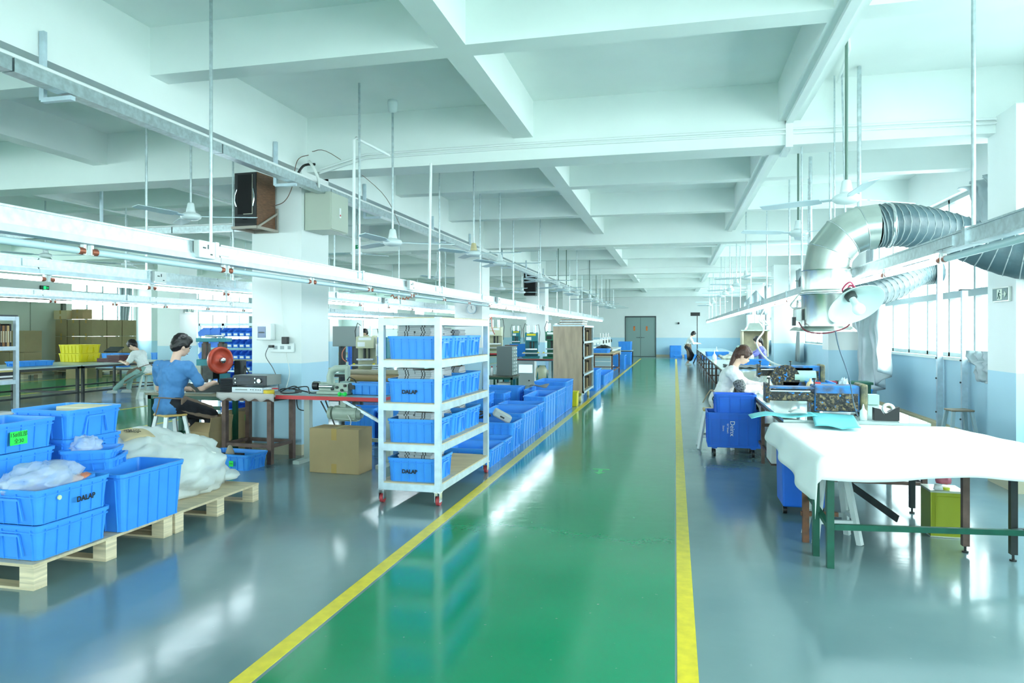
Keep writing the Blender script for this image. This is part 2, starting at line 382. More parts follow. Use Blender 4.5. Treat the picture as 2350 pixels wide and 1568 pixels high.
# portals: guide the daylight of the sky through the openings
for a, c in RO: portal('portal', (XR + .2, (a + c) / 2, 2.29), (0, pi / 2, 0), 2.34, c - a)
for a, c in LO: portal('portal', (XL - .2, (a + c) / 2, 2.15), (0, -pi / 2, 0), 2.3, c - a)
portal('portal', (-9, YB - .2, 2.12), (pi / 2, 0, 0), 24, 2.35)
# a warm-white apron of ground outside
struct(MB().box(-80, 80, -60, 110, -4.0, -3.9).build('ground_outside', mat('pale concrete yard', (196, 200, 198), .8)))
# opening trim on the right wall: sill ledge
struct(MB().box(3.86, 3.92, 8.0, 15.3, 1.08, 1.125).build('trim_2', WHITE))
struct(MB().box(3.87, 3.9, 7.97, 15.38, 0, 0.10).build('baseboard_right', mat('cream baseboard', (222, 208, 168), .5)))
# conduits on the beams
WP = WPVC
def conduit(pts, r, label, grp=None, m=None):
    return tag(MB().tube(pts, r, 6).build('conduit', m or WP), label, 'conduit', grp)
for i, (dz, r) in enumerate(((.0, .014), (-.045, .012))):
    pts = [(-4.2, 7.71, 3.46 + dz)] + [(x, 7.71, 3.62 + dz - .004 * abs(x + 1.5) ** 1.6) for x in (-3.6, -3.0, -2.2, -1.2, 0, 1.2, 2.4, 3.0)] + ([(3.2, 7.71, 3.55), (3.28, 7.71, 3.42), (3.3, 7.3, 3.3), (3.3, 7.29, 2.8)] if i else [(3.4, 7.71, 3.56)])
    conduit(pts, r, ['upper white conduit clipped along the face of the second deep beam', 'lower white conduit on the second deep beam turning down the right pillar'][i])
cc = tag(MB().box(1.12, 1.19, 1.0, 7.73, 3.655, 3.69).box(1.12, 1.19, 7.69, 7.73, 3.41, 3.69).box(1.12, 1.19, 7.73, 8.14, 3.41, 3.44).build('cable_channel', WP), 'white cable channel under the beam right of the aisle, nearest length', 'cable channel')
for a, c_, n_ in ((8.14, 15.8, 'second length beyond the deep beam'), (16.2, 23.9, 'third length'), (24.3, 32, 'farthest length')):
    tag(MB().box(1.12, 1.19, a, c_, 3.655, 3.69).build('cable_channel', WP), 'white cable channel under right aisle beam, ' + n_, 'cable channel')
conduit([(-4.36, 24.0, 3.5), (-3, 23.88, 3.62), (0, 23.88, 3.63), (3.2, 23.88, 3.58)], .012, 'thin pale conduit along the face of a far deep beam')
ORD = 'first second third fourth fifth sixth seventh eighth ninth tenth eleventh twelfth thirteenth fourteenth fifteenth sixteenth seventeenth eighteenth nineteenth twentieth'.split()
ORD += ['twenty-' + x for x in ORD[:9]] + ['thirtieth'] + ['thirty-' + x for x in ORD[:9]]
def nth(k): return ORD[k]
# ================================================================ hanging lamp rows
LITU = set()
def lamp_row(label, X, z, y0, y1, lit, rods, glabel, ring=False, boxes=(), rad=.02, tubes=True, rodr=.012, cover=True, tz=-.118):
    r = thing('lamp_trunking', label, 'light trunking', (X, 0, z))
    y = y0; k = 0
    while y < y1 - .2:
        e = min(y1, y + 2.4)
        b = MB().box(-.035, .035, y, e - .012, -.03, .05)
        b.box(-.042, .042, y, e - .012, .045, .056).box(-.042, .042, y, e - .012, -.038, -.026)
        b.build('channel', GALV, r)
        if e < y1: MB().box(-.044, .044, e - .16, e + .1, -.022, .04).build('joint_plate', GALV, r)
        if cover: MB().box(-.048, .048, y, e - .004, -.078, -.039).build('cover', ALU, r)
        y = e
    for yy in rods:
        ex = 0.0
        MB().cyl((0, yy, .06), (0, yy, ceil_at(X, yy) - z - .002), rodr, None, 8).build('rod', GALV, r)
        MB().box(-.052, .052, yy - .02, yy + .02, -.04, .065).build('bracket', GALV, r)
    for yy in boxes:
        o = MB().box(.036, .085, yy - .085, yy + .085, -.065, .055).build('socket_box', WPVC, r, .006)
        MB().box(.085, .088, yy - .05, yy - .02, .0, .01).box(.085, .088, yy + .0, yy + .01, .0, .03).box(.085, .088, yy + .03, yy + .05, -.04, -.03).build('socket_slots', DGREY, o)
    if tubes:
        y = y0 + .05; k = 0; me = {}
        while y < y1 - 1.25:
            on = any(a <= y + .6 <= c for a, c in lit)
            if y < 30 or on:
                o = thing('tube_light', nth(k) + (' lit ' if on else ' unlit ') + 'tube under ' + glabel + ' counted from its near end', 'tube light', (X, y, z + tz), 0, ('lit' if on else 'unlit') + ' tubes under ' + glabel)
                if on not in me:
                    me[on] = [MB().cyl((0, .045, 0), (0, 1.165, 0), rad, None, 10).mesh('tube'), MB().cyl((0, .01, 0), (0, .05, 0), .021, None, 10).mesh('end_cap'), MB().cyl((0, 1.16, 0), (0, 1.2, 0), .021, None, 10).mesh('end_cap'),
                              MB().box(-.012, .012, .0, .02, -.02, .038).mesh('holder'), MB().box(-.012, .012, 1.19, 1.21, -.02, .038).mesh('holder')]
                    me[on][0].materials.append(TUBE if on else TUBEOFF)
                    for q in me[on][1:3]: q.materials.append(mat('copper end cap', (168, 96, 74), .35, .5))
                    for q in me[on][3:]: q.materials.append(WPVC)
                if y > 15: link('glass_tube', me[on][0], o)
                else:
                    for nm, q in zip(('glass_tube', 'end_cap', 'end_cap', 'holder', 'holder'), me[on]): link(nm, q, o)
            y += 1.24; k += 1
    return r
lamp_row('galvanised lamp trunking running over the row of blue crates, nearest to the aisle', -3.22, 2.065, 2.0, 32.0, [(12.5, 32)],
         (4.35, 6.75, 9.3, 11.4, 13.9, 16.6, 19.3, 21.7, 24.7, 27.4, 30), 'the aisle-side left trunking', boxes=(4.2, 8.05, 12.4, 17))
lamp_row('galvanised lamp trunking over the press bench, second from the aisle', -5.35, 2.07, 2.5, 30.5, [(3, 30)],
         (AX(336, 632, -5.35).y, AX(535, 690, -5.35).y, 10.3, 13, 15.9, 19.5, 23, 27), 'the second left trunking', boxes=(6.3, 12.2))
lamp_row('galvanised lamp trunking in the third row from the aisle', -9.5, 2.08, 4, 30.5, [(4, 30)],
         (7.5, 10.5, 13.5, 18, 22.5, 27), 'the third left trunking')
lamp_row('galvanised lamp trunking in the fourth row from the aisle, over the long tables', -12.1, 2.08, 15.9, 30.5, [(15.9, 30)],
         (17, 22.5, 27), 'the fourth left trunking')
lamp_row('galvanised lamp trunking over the glue tables right of the aisle', 1.65, 2.03, 2.4, 38.5, [(4.6, 38.5)],
         (4.45, 8.2, 11, 13.6, 16.4, 19, 21.7, 24.6, 27.3, 30, 33, 36), 'the right-hand trunking', boxes=(7.35, 10.0, 11.6), cover=False, tz=-.078)
# steel cable trays
def tray(label, p, q, hang, w_=.1, h_=.09):
    r = thing('cable_tray', label, 'cable tray')
    p, q = V(p), V(q); n = max(1, int((q - p).length / 2.0))
    for k in range(n):
        a, b = p.lerp(q, k / n), p.lerp(q, (k + .992) / n)
        MB().bar(a, b, w_, h_).build('tray_length', GALV, r)
    up = V((0, 0, h_ / 2 + .02)); MB().tube([p + up + V((0.02, 0, 0)), q + up + V((0.02, 0, 0))], .017, 8).build('conduit', WPVC, r)
    for a, b, c in hang: MB().bar(a, b, .04, .03).bar(b, c, .04, .03).build('hanger', ALU, r)
    return r
hg = []
for y in (4.05, 7.0, 9.3, 12.2, 14.6, 17.5, 20.5, 23.3): hg.append(((-4.355, y, 3.62), (-4.355, y, 3.13), (-4.1, y, 3.13)))
tray('galvanised cable tray with white conduit along the pillar row beam', (-4.15, 1.5, 3.2), (-4.15, 31, 3.2), hg)
tray('galvanised cable tray crossing the far left bay behind the ceiling fan', (-14, 9.1, 3.02), (-5.15, 9.1, 3.02), [((-12.5, 9.12, 3.7), (-12.5, 9.12, 2.98), (-12.5, 9.0, 2.98)), ((-8.7, 9.12, 3.7), (-8.7, 9.12, 2.98), (-8.7, 9.0, 2.98))])
for i, (a, b, t) in enumerate((((-12.2, 9.3, 3.62), (-12.2, 19, 3.62), 'leftmost'), ((-9.6, 9.3, 3.60), (-9.6, 21, 3.6), 'middle'), ((-7.2, 9.3, 3.62), (-7.2, 15, 3.62), 'rightmost'))):
    tag(MB().tube([a, b], .014, 6).build('conduit', WPVC), t + ' of three thin white conduits running back under the left bay beams', 'conduit')
# ================================================================ ceiling fans
FANW = mat('fan enamel', (226, 236, 238), 0.3)
BLADE = mat('fan blade', (214, 230, 238), 0.3, 0.2)
def make_fan(z_top, z, capm=FANW, dark=False, top=False):
    r = thing('ceiling_fan', '', 'ceiling fan')
    MB().cyl((0, 0, z + .15), (0, 0, z_top - .002), .012, None, 8).build('rod', mat('grey green rod', (96, 122, 112), .5) if dark else GALV, r)
    MB().lathe([(0.001, .085), (.07, .085), (.1, .07), (.108, .05), (.106, .035), (.08, .015), (.04, .006), (.001, .004)], (0, 0, z - .05), 24).build('motor', FANW, r)
    MB().lathe([(.001, .11), (.024, .11), (.034, .1), (.046, .03), (.052, .0), (.001, 0)], (0, 0, z + .04), 20).build('bell_cover', capm, r)
    if top: MB().lathe([(.001, 0), (.055, 0), (.06, -.03), (.05, -.12), (.02, -.14), (.001, -.14)], (0, 0, z_top), 16).build('ceiling_cup', FANW, r)
    for k in range(3):
        T = M.Rotation(2 * pi * k / 3, 4, 'Z') @ M.Translation((0, 0, z + .0)) @ M.Rotation(radians(12), 4, 'X')
        b = MB().box(.09, .22, -.02, .02, -.004, .004, T)
        b.prism([(.2, -.045), (.3, -.06), (.66, -.05), (.7, -.03), (.7, .05), (.3, .06), (.2, .045)], -.003, .003, T)
        b.build('blade', BLADE, r)
    return r
fans = {}
def fan(x, y, z, zt, rz, label, group=None, capm=FANW, dark=False, top=False):
    zt = ceil_at(x, y); k = (round(zt - z, 2), capm.name, dark, top)
    if k not in fans:
        fans[k] = make_fan(zt - z, 0, capm, dark, top); f = fans[k]; f.location = (x, y, z); f.rotation_euler = (0, 0, rz)
        f['label'] = label
        if group: f['group'] = group
    else: f = dup(fans[k], (x, y, z), rz, label, group)
    return f
BEIGE = mat('beige cover', (206, 192, 150), .5); GRC = mat('green cover', (30, 150, 96), .5)
fan(-3.1, 7.35, 2.5, 3.44, .45, 'ceiling fan with a bent white conduit above, left of the aisle and nearest', top=True)
tag(MB().tube([(-3.27, 6.72, 2.14), (-3.27, 6.73, 3.5), (-3.26, 6.76, 3.53), (-3.12, 7.3, 3.47)], .017, 8).build('conduit', WPVC), 'white conduit rising from the near lamp trunking and bending to the fan', 'conduit')
fan(-2.85, 9.75, 2.63, 4.1, .05, 'ceiling fan with a beige bell cover, second left of the aisle', capm=BEIGE)
fan(-2.85, 11.3, 2.63, 4.1, .15, 'ceiling fan with a yellow ring, third left of the aisle')
for i, (u, rz) in enumerate(((1240, .2), (1281, .5), (1300, .3), (1324, .1), (1353, .9), (1368, .4), (1381, .2), (1391, .6), (1399, .35), (1408, .0))):
    p = AX(u, 650, -2.85); fan(-2.85, p.y, 2.6, 4.1, rz, nth(i) + ' fan of the receding line left of the aisle, beyond the yellow-ringed fan', 'far fans left of the aisle', dark=i % 3 > 0)
fan(1.36, 6.15, 2.58, 4.1, .55, 'ceiling fan right of the aisle, nearest, over the metal hood', top=True, dark=True)
tag(MB().tube([(1.36, 6.15, 4.0), (1.55, 6.9, 4.07), (1.62, 7.7, 4.05)], .015, 8).build('conduit', WPVC), 'white conduit along the ceiling above the nearest right fan', 'conduit')
fan(1.42, 8.8, 2.66, 4.1, 1.4, 'second ceiling fan right of the aisle, beyond the metal hood', dark=True)
for i, u in enumerate((1712, 1690, 1675, 1664, 1655, 1637, 1628)):
    p = AX(u, 650, 1.45); fan(1.45, min(p.y, 38), 2.62, 4.1, .5 + i, nth(i) + ' far fan in the receding line right of the aisle', 'far fans right of the aisle')
for u, v, d_, zt, rz, lb, cm in ((438, 503, 7.7, 4.1, .35, 'ceiling fan over the seated man, near the wall speaker', FANW), (104, 590, 12.5, 4.1, .2, 'ceiling fan far left above the wooden shelf rack', FANW),
                          (292, 610, 13.5, 4.1, 0, 'ceiling fan above the man and the long table', FANW), (563, 640, 17.0, 4.1, .4, 'distant ceiling fan just left of the near pillar', FANW),
                          (818, 585, 13.0, 3.44, 1.0, 'ceiling fan with a green bell cover behind the near pillar', GRC), (1004, 640, 17.0, 4.1, .25, 'ceiling fan in front of the second pillar', FANW),
                          (809, 672, 22, 4.1, .3, 'small distant ceiling fan right of the near pillar, first of four', FANW), (915, 682, 25, 4.1, .1, 'small distant ceiling fan, second of four right of the near pillar', FANW),
                          (958, 684, 27, 4.1, .7, 'small distant ceiling fan, third of four right of the near pillar', FANW), (1151, 665, 18.5, 4.1, 0, 'ceiling fan just right of the second pillar', FANW), (1198, 673, 21, 4.1, .3, 'ceiling fan beside the far wall speaker', FANW)):
    r = ray(u, v); fan(r[0] * d_, r[1] * d_, EYE + r[2] * d_ + .03, zt, rz, lb, capm=cm)
# bare hanging rods and drops
def rod(u, v0, v1, d_, label, r_=.012, du=0, grp=None, m=None, zt=4.1):
    a = ray(u, v1); b = ray(u + du, v0); p = V((a[0] * d_, a[1] * d_, EYE + a[2] * d_)); q = V((b[0] * d_, b[1] * d_, EYE + b[2] * d_)); q.z = min(max(q.z, 3.4), zt)
    return tag(MB().cyl(p, q, r_, None, 8).build('hanging_rod', m or GALV), label, 'rod', grp)
rod(1840, 188, 700, 7.35, 'steel hanging rod just left of the metal hood', .009)
rod(1946, 140, 740, 7.0, 'slanting steel rod passing in front of the metal hood', .009, -14)
rod(1972, 88, 530, 6.85, 'thick pale pipe standing on top of the metal elbow duct', .02)
rod(1860, 360, 650, 8.5, 'thick pale pipe behind the metal hood', .02)
rod(1915, 140, 560, 7.1, 'thin rod beside the near right fan', .008)
rod(985, 385, 640, 7.9, 'white conduit drop beside the near lamp trunking', .016, 4, m=WPVC)
# tall floor-to-ceiling struts at the right wall
for u, vb, X, nm in ((2157, 971, 3.83, 'farther'), (2214, 998, 3.83, 'nearer')):
    y = AX(u, 800, X).y; z1 = 3.25 if u < 2200 else 2.05
    t = thing('steel_post', nm + ' galvanised strut post standing against the right window wall', 'post', (X, y, 0))
    MB().box(-.04, .03, -.03, .03, 0.0, z1).box(-.044, -.04, -.034, -.02, 0.0, z1).build('channel', ALU, t)
    MB().cyl((-.045, 0, .3), (-.06, 0, .3), .012, None, 8).cyl((-.045, 0, .8), (-.06, 0, .8), .012, None, 8).cyl((-.045, 0, 1.1), (-.06, 0, 1.1), .012, None, 8).build('bolt', DGREY, t)
    MB().box(-.06, .05, -.05, .05, z1, z1 + .02).build('end_plate', DGREY, t)
# ================================================================ things on the pillars
t = thing('wall_speaker', 'black fronted wooden loudspeaker on a bracket high on the near pillar', 'speaker', (-4.86, 7.38, 2.72))
t.rotation_euler = (0, 0, radians(-3))
MB().box(-.15, .15, -.17, .18, .0, .63).build('cabinet', mat('walnut veneer', (112, 74, 50), .4, var=.35, scale=14, stretch=(1, 1, 8)), t, .004)
fr = MB().box(-.145, .145, -.19, -.17, .005, .625).build('front', BLACK, t, .004)
b = MB()
for sx in (-.11, .11): b.tube([(sx + (.02 if sx < 0 else -.02) * 0, -.195, .23), (sx * 1.18, -.205, .3), (sx * 1.18, -.205, .36), (sx, -.195, .43)], .009, 8)
b.build('chrome_arc', STEEL, fr)
MB().box(-.1, .1, -.193, -.189, .14, .6).box(-.03, .03, -.194, -.19, .075, .085).build('grille', mat('grille cloth', (12, 12, 14), .9), fr)
MB().box(.098, .102, -.196, -.19, .14, .6).box(-.02, .102, -.196, -.19, .138, .144).build('trim_line', mat('pale trim', (210, 206, 186), .4), fr)
MB().bar((-.16, -.2, -.015), (-.16, .2, -.015), .03).bar((.16, -.2, -.015), (.16, .2, -.015), .03).bar((-.17, -.2, -.015), (.17, -.2, -.015), .03).bar((-.17, .2, -.015), (.17, .2, -.015), .03).bar((.16, -.16, 0), (.16, .2, .2), .022).bar((.16, .2, -.02), (.16, .2, .26), .022).build('bracket', mat('pale bracket', (170, 160, 150), .5, .3), t)
t = thing('junction_cabinet', 'grey metal control cabinet high on the near pillar side', 'electrical box', (-4.2, 7.9, 2.72))
MB().box(-.17, .17, -.24, .2, 0, .46).build('body', mat('beige grey enamel', (186, 194, 180), .4), t, .004)
MB().box(.165, .185, -.235, .195, .01, .45).build('door', mat('beige grey enamel', (186, 194, 180), .4), t, .003)
MB().box(.186, .193, -.05, -.01, .17, .29).build('lock', WPVC, t); MB().box(.192, .196, -.04, -.02, .19, .21).build('red_button', RED, t)
t = thing('breaker_box', 'small white breaker box with a dark window on the near pillar', 'electrical box', (-4.83, 7.56, 1.39))
MB().box(-.1, .1, -.06, .035, 0, .2).build('case', WPVC, t, .008); MB().box(-.075, .03, -.066, -.058, .03, .165).build('window', mat('smoky blue lid', (60, 92, 140), .15), t); MB().box(-.06, .015, -.069, -.064, .085, .1).build('breaker_switch', DGREY, t)
t = thing('socket_strip', 'white double wall socket with black plugs on the near pillar', 'socket', (-4.62, 7.6, 1.3))
MB().box(-.155, .155, -.04, -.01, -.055, .055).build('plate', WPVC, t, .005)
MB().box(-.11, -.06, -.044, -.038, -.02, .02).box(-.02, .03, -.044, -.038, -.02, .02).box(.08, .12, -.044, -.038, -.02, .02).build('socket_slots', mat('slot grey', (170, 180, 184), .5), t)
MB().box(.03, .1, -.1, -.04, .045, .13).box(-.16, -.1, -.08, -.03, .0, .03).build('plug', BLACK, t, .006)
def cable(label, pts, m=None, r=.005, grp=None, n=6, name='cable'):
    # smooth through points
    P = [V(p) for p in pts]; out = []
    for i in range(len(P) - 1):
        p0, p1, p2, p3 = P[max(i - 1, 0)], P[i], P[i + 1], P[min(i + 2, len(P) - 1)]
        for k in range(6):
            t_ = k / 6; out.append(.5 * ((2 * p1) + (-p0 + p2) * t_ + (2 * p0 - 5 * p1 + 4 * p2 - p3) * t_ * t_ + (-p0 + 3 * p1 - 3 * p2 + p3) * t_ ** 3))
    out.append(P[-1])
    return tag(MB().tube(out, r, n).build(name, m or BLACK), label, 'cable', grp)
GC = mat('grey cable', (120, 124, 128), .5); WC = mat('white cable', (228, 232, 228), .5)
cable('grey cable sagging from the pillar socket down to the receiver', [(-4.76, 7.5, 1.31), (-4.8, 7.5, 1.2), (-4.7, 7.5, 1.05), (-4.6, 7.45, .9), (-4.5, 7.3, .8)], GC)
cable('pale cable running down the near pillar to the bench', [(-4.66, 7.585, 2.5), (-4.64, 7.585, 2.0), (-4.6, 7.57, 1.5), (-4.56, 7.57, 1.2), (-4.48, 7.5, 1.0), (-4.44, 7.35, .82)], WC, .004)
cable('thin brown cable looping from the speaker up to the beam', [(-4.7, 7.5, 3.0), (-4.55, 7.5, 3.05), (-4.42, 7.45, 3.2), (-4.32, 7.4, 3.5), (-4.3, 7.62, 3.62)], mat('brown cable', (120, 96, 84), .5), .005)
cable('black cable bundle curling out beside the junction cabinet', [(-4.2, 7.6, 3.5), (-4.3, 7.5, 3.46), (-4.36, 7.45, 3.3), (-4.3, 7.45, 3.2)], BLACK, .016)
cable('white hose curling beside the junction cabinet', [(-4.28, 7.6, 3.54), (-4.15, 7.45, 3.44), (-4.08, 7.45, 3.3), (-4.1, 7.5, 3.2)], WC, .018)
cable('thin cable hanging from the deep beam to the cable tray', [(-4.25, 7.62, 3.66), (-4.0, 7.62, 3.62), (-3.7, 8.4, 3.3), (-3.9, 9.5, 3.05)], mat('brown cable', (120, 96, 84), .5), .004)
# exit signs
def exit_sign(loc, rz, label, lit=False):
    t = thing('exit_sign', label, 'exit sign', loc, rz)
    gm = mat('exit green lit', (20, 190, 96), .4, emit=(20, 230, 110), es=1.2) if lit else mat('exit grey green', (84, 118, 118), .35)
    MB().box(-.17, .17, -.008, .02, -.07, .07).build('frame', mat('sign frame', (200, 206, 200), .3, .5) if not lit else BLACK, t)
    MB().box(-.155, .155, -.012, -.006, -.058, .058).build('panel', gm if not lit else mat('exit dark green', (10, 70, 50), .4), t)
    wm = mat('sign white', (226, 236, 220), .4) if not lit else gm
    MB().box(-.05, .05, -.015, -.011, -.05, .05).build('door_symbol', wm, t)
    mm = gm if not lit else mat('exit dark green', (10, 70, 50), .4)
    MB().ell((.005, -.017, .033), (.01, .004, .01), 8, 6).bar((.0, -.017, .02), (-.01, -.017, -.008), .016, .004).bar((-.01, -.017, -.008), (.016, -.017, -.02), .01, .004).bar((.016, -.017, -.02), (.01, -.017, -.043), .01, .004).bar((-.01, -.017, -.008), (-.03, -.017, -.04), .01, .004).bar((.0, -.017, .015), (.028, -.017, .004), .008, .004).build('running_figure', mm, t)
    MB().bar((.07, -.015, 0), (.115, -.015, 0), .012, .004).prism([(.105, -.03), (.14, 0), (.105, .03)], -.003, .003, M.Translation((0, -.015, 0)) @ M.Rotation(pi / 2, 4, 'X')).build('arrow', wm, t)
    return t
exit_sign((3.038, 7.56, 1.85), -pi / 2, 'unlit grey exit sign with a running figure on the right pillar')
exit_sign((-12.5, 16.0, 2.05), pi / 2, 'unlit exit sign on the left pillar behind the seated man')
exit_sign((XL + .04, 19.55, 2.98), pi / 2, 'lit green exit sign above the grey freight doors', True)
t = thing('wall_clock', 'small round wall clock on the second pillar', 'clock', (-4.62, 15.64, 2.02))
MB().cyl((0, 0, 0), (0, -.035, 0), .12, None, 24).build('rim', mat('clock rim', (150, 170, 180), .3, .4), t); MB().cyl((0, -.034, 0), (0, -.04, 0), .1, None, 24).build('dial', WPVC, t)
MB().bar((0, -.043, 0), (0, -.043, .07), .008, .003).bar((0, -.043, 0), (.04, -.043, -.03), .01, .003).build('hands', BLACK, t)
t = thing('wall_speaker', 'smaller looking far loudspeaker on the third pillar', 'speaker', (-4.86, 23.55, 2.72))
MB().box(-.2, .2, -.1, .2, 0, .9).build('cabinet', BLACK, t); MB().box(-.19, .19, -.115, -.1, .02, .88).build('front', mat('grille cloth', (12, 12, 14), .9), t); MB().bar((.2, -.1, -.02), (.2, .2, .3), .03).build('bracket', GREY, t)
cable('coiled orange air hose on the second lamp trunking', [(-5.35, 12.6 + k * .09, 2.17 + .05 * (k % 2) - .02 * sin(k * .3) * 3) for k in range(20)], mat('orange hose', (206, 120, 96), .4), .012)
# ================================================================ crates and boxes
def rrect(L, W, r, k=3):
    out = []
    for cx, cy, a0 in ((L / 2 - r, W / 2 - r, 0), (-L / 2 + r, W / 2 - r, 90), (-L / 2 + r, -W / 2 + r, 180), (L / 2 - r, -W / 2 + r, 270)):
        for i in range(k + 1):
            a = radians(a0 + 90 * i / k); out.append((cx + r * cos(a), cy + r * sin(a)))
    return out
CR = {}
def crate_mesh(L, W, H, nl=5, nw=3, taper=.93, mat_=None, bands=(.8,), handle=True, simple=False):
    """open box with rounded corners, lip, bands, upright ribs, handle frames on the short ends; L along x"""
    key = (L, W, H, nl, nw, mat_.name if mat_ else '', handle, bands, simple)
    if key in CR: return CR[key]
    b = MB(); t = .006; r = .03
    def loop(z, off=0.0):
        k = taper + (1 - taper) * z / H; return [(x, y, z) for x, y in rrect(L * k + 2 * off, W * k + 2 * off, r + off)]
    def ringband(z0, z1, o0, o1):
        A, B_, C_, D = loop(z0, o0), loop(z0, o1), loop(z1, o1), loop(z1, o0); n = len(A); vs = A + B_ + C_ + D
        fs = []
        for i in range(n):
            j = (i + 1) % n
            fs += [(i, j, n + j, n + i)[::-1], (n + i, n + j, 2 * n + j, 2 * n + i), (2 * n + i, 2 * n + j, 3 * n + j, 3 * n + i)]
        b.add(vs, fs, False)
    A, B_, C_, D = loop(0), loop(H), loop(H, -t), loop(.012, -t); n = len(A)
    b.add(A + B_ + C_ + D, [(i, (i + 1) % n, n + (i + 1) % n, n + i) for i in range(n)] + [(n + i, n + (i + 1) % n, 2 * n + (i + 1) % n, 2 * n + i) for i in range(n)] + [(2 * n + i, 2 * n + (i + 1) % n, 3 * n + (i + 1) % n, 3 * n + i) for i in range(n)] + [tuple(range(n))[::-1], tuple(range(3 * n, 4 * n))])
    ringband(H - .022, H, -.001, .012)
    for q in bands: ringband(H * q - .005, H * q + .003, -.001, .009)
    ringband(0.0, .008, -.001, .004)
    if not simple:
        for s in (-1, 1):
            for i in range(nl + 1):
                x = (i / nl - .5) * (L * taper - .07)
                y0, y1 = s * W * taper / 2, s * W / 2
                b.add([(x - .003, y0 - s * .001, 0), (x + .003, y0 - s * .001, 0), (x + .003, y0 + s * .009, .0), (x - .003, y0 + s * .009, .0), (x - .003, y1 - s * .001, H), (x + .003, y1 - s * .001, H), (x + .003, y1 + s * .009, H), (x - .003, y1 + s * .009, H)],
                      [(0, 1, 5, 4), (1, 2, 6, 5), (2, 3, 7, 6), (3, 0, 4, 7)])
            for i in range(nw + 1):
                y = (i / nw - .5) * (W * taper - .07); x0, x1 = s * L * taper / 2, s * L / 2
                b.add([(x0 - s * .001, y - .003, 0), (x0 - s * .001, y + .003, 0), (x0 + s * .009, y + .003, .0), (x0 + s * .009, y - .003, .0), (x1 - s * .001, y - .003, H), (x1 - s * .001, y + .003, H), (x1 + s * .009, y + .003, H), (x1 + s * .009, y - .003, H)],
                      [(0, 1, 5, 4), (1, 2, 6, 5), (2, 3, 7, 6), (3, 0, 4, 7)])
            if handle:
                hh = min(H * .35, .12); hz = H * .72; hw = min(.075, W * .22); x = s * (L / 2 + .004)
                b.bar((x, -hw, hz), (x, hw, hz), .02, .014); b.bar((x, -hw, hz), (x * .985, -hw * 1.35, H * .12), .014, .008); b.bar((x, hw, hz), (x * .985, hw * 1.35, H * .12), .014, .008)
    me = b.mesh('crate'); me.materials.append(mat_ or BLUE); CR[key] = me
    return me
def crate(x0, x1, y0, y1, z, H, label, group=None, long='auto', m=None, nl=5, nw=3, rz=0, handle=True, cat='crate', name='plastic_crate', bands=(.8,), tilt=None, taper=.93):
    """x0..y1 outer footprint at the rim"""
    dx, dy = x1 - x0 - .024, y1 - y0 - .024
    ax = 0
    if (long == 'auto' and dy > dx) or long == 'y': dx, dy = dy, dx; ax = pi / 2
    me = crate_mesh(round(dx, 2), round(dy, 2), round(H, 3), nl, nw, taper, m, bands, handle)
    o = link(name, me, None, 0, ((x0 + x1) / 2, (y0 + y1) / 2, z), None, ax + rz)
    if tilt: o.rotation_euler = (tilt[0], tilt[1], ax + rz)
    return tag(o, label, cat, group)
def sticker(par, loc, rot, size, m, lines=None, tsz=.02, name='label', tm=INK):
    """a flat paper label on a face, loc/rot in world space, parented to par"""
    T = M.Translation(V(loc)) @ M.Rotation(rot[2], 4, 'Z') @ M.Rotation(rot[0], 4, 'X')
    bpy.context.view_layer.update()
    o = MB().box(-size[0] / 2, size[0] / 2, -size[1] / 2, size[1] / 2, -.0005, .001).build(name, m) if m else bpy.data.objects.new(name, None)
    if not m: COL.objects.link(o)
    o.parent = par; o.matrix_world = T
    o.matrix_parent_inverse = par.matrix_basis.inverted()
    o.matrix_basis = T
    for i, ln in enumerate(lines or []):
        text('lettering', ln, tsz, (0, (len(lines) / 2 - .5 - i) * tsz * 1.2, .0016), (0, 0, 0), tm, o, .0003, bold=.0018 if name == 'printed_logo' else 0)
    return o
FX = (pi / 2, 0, pi / 2)     # a label on a face that looks along +x
FY = (pi / 2, 0, 0)          # on a face that looks along -y (towards the camera)
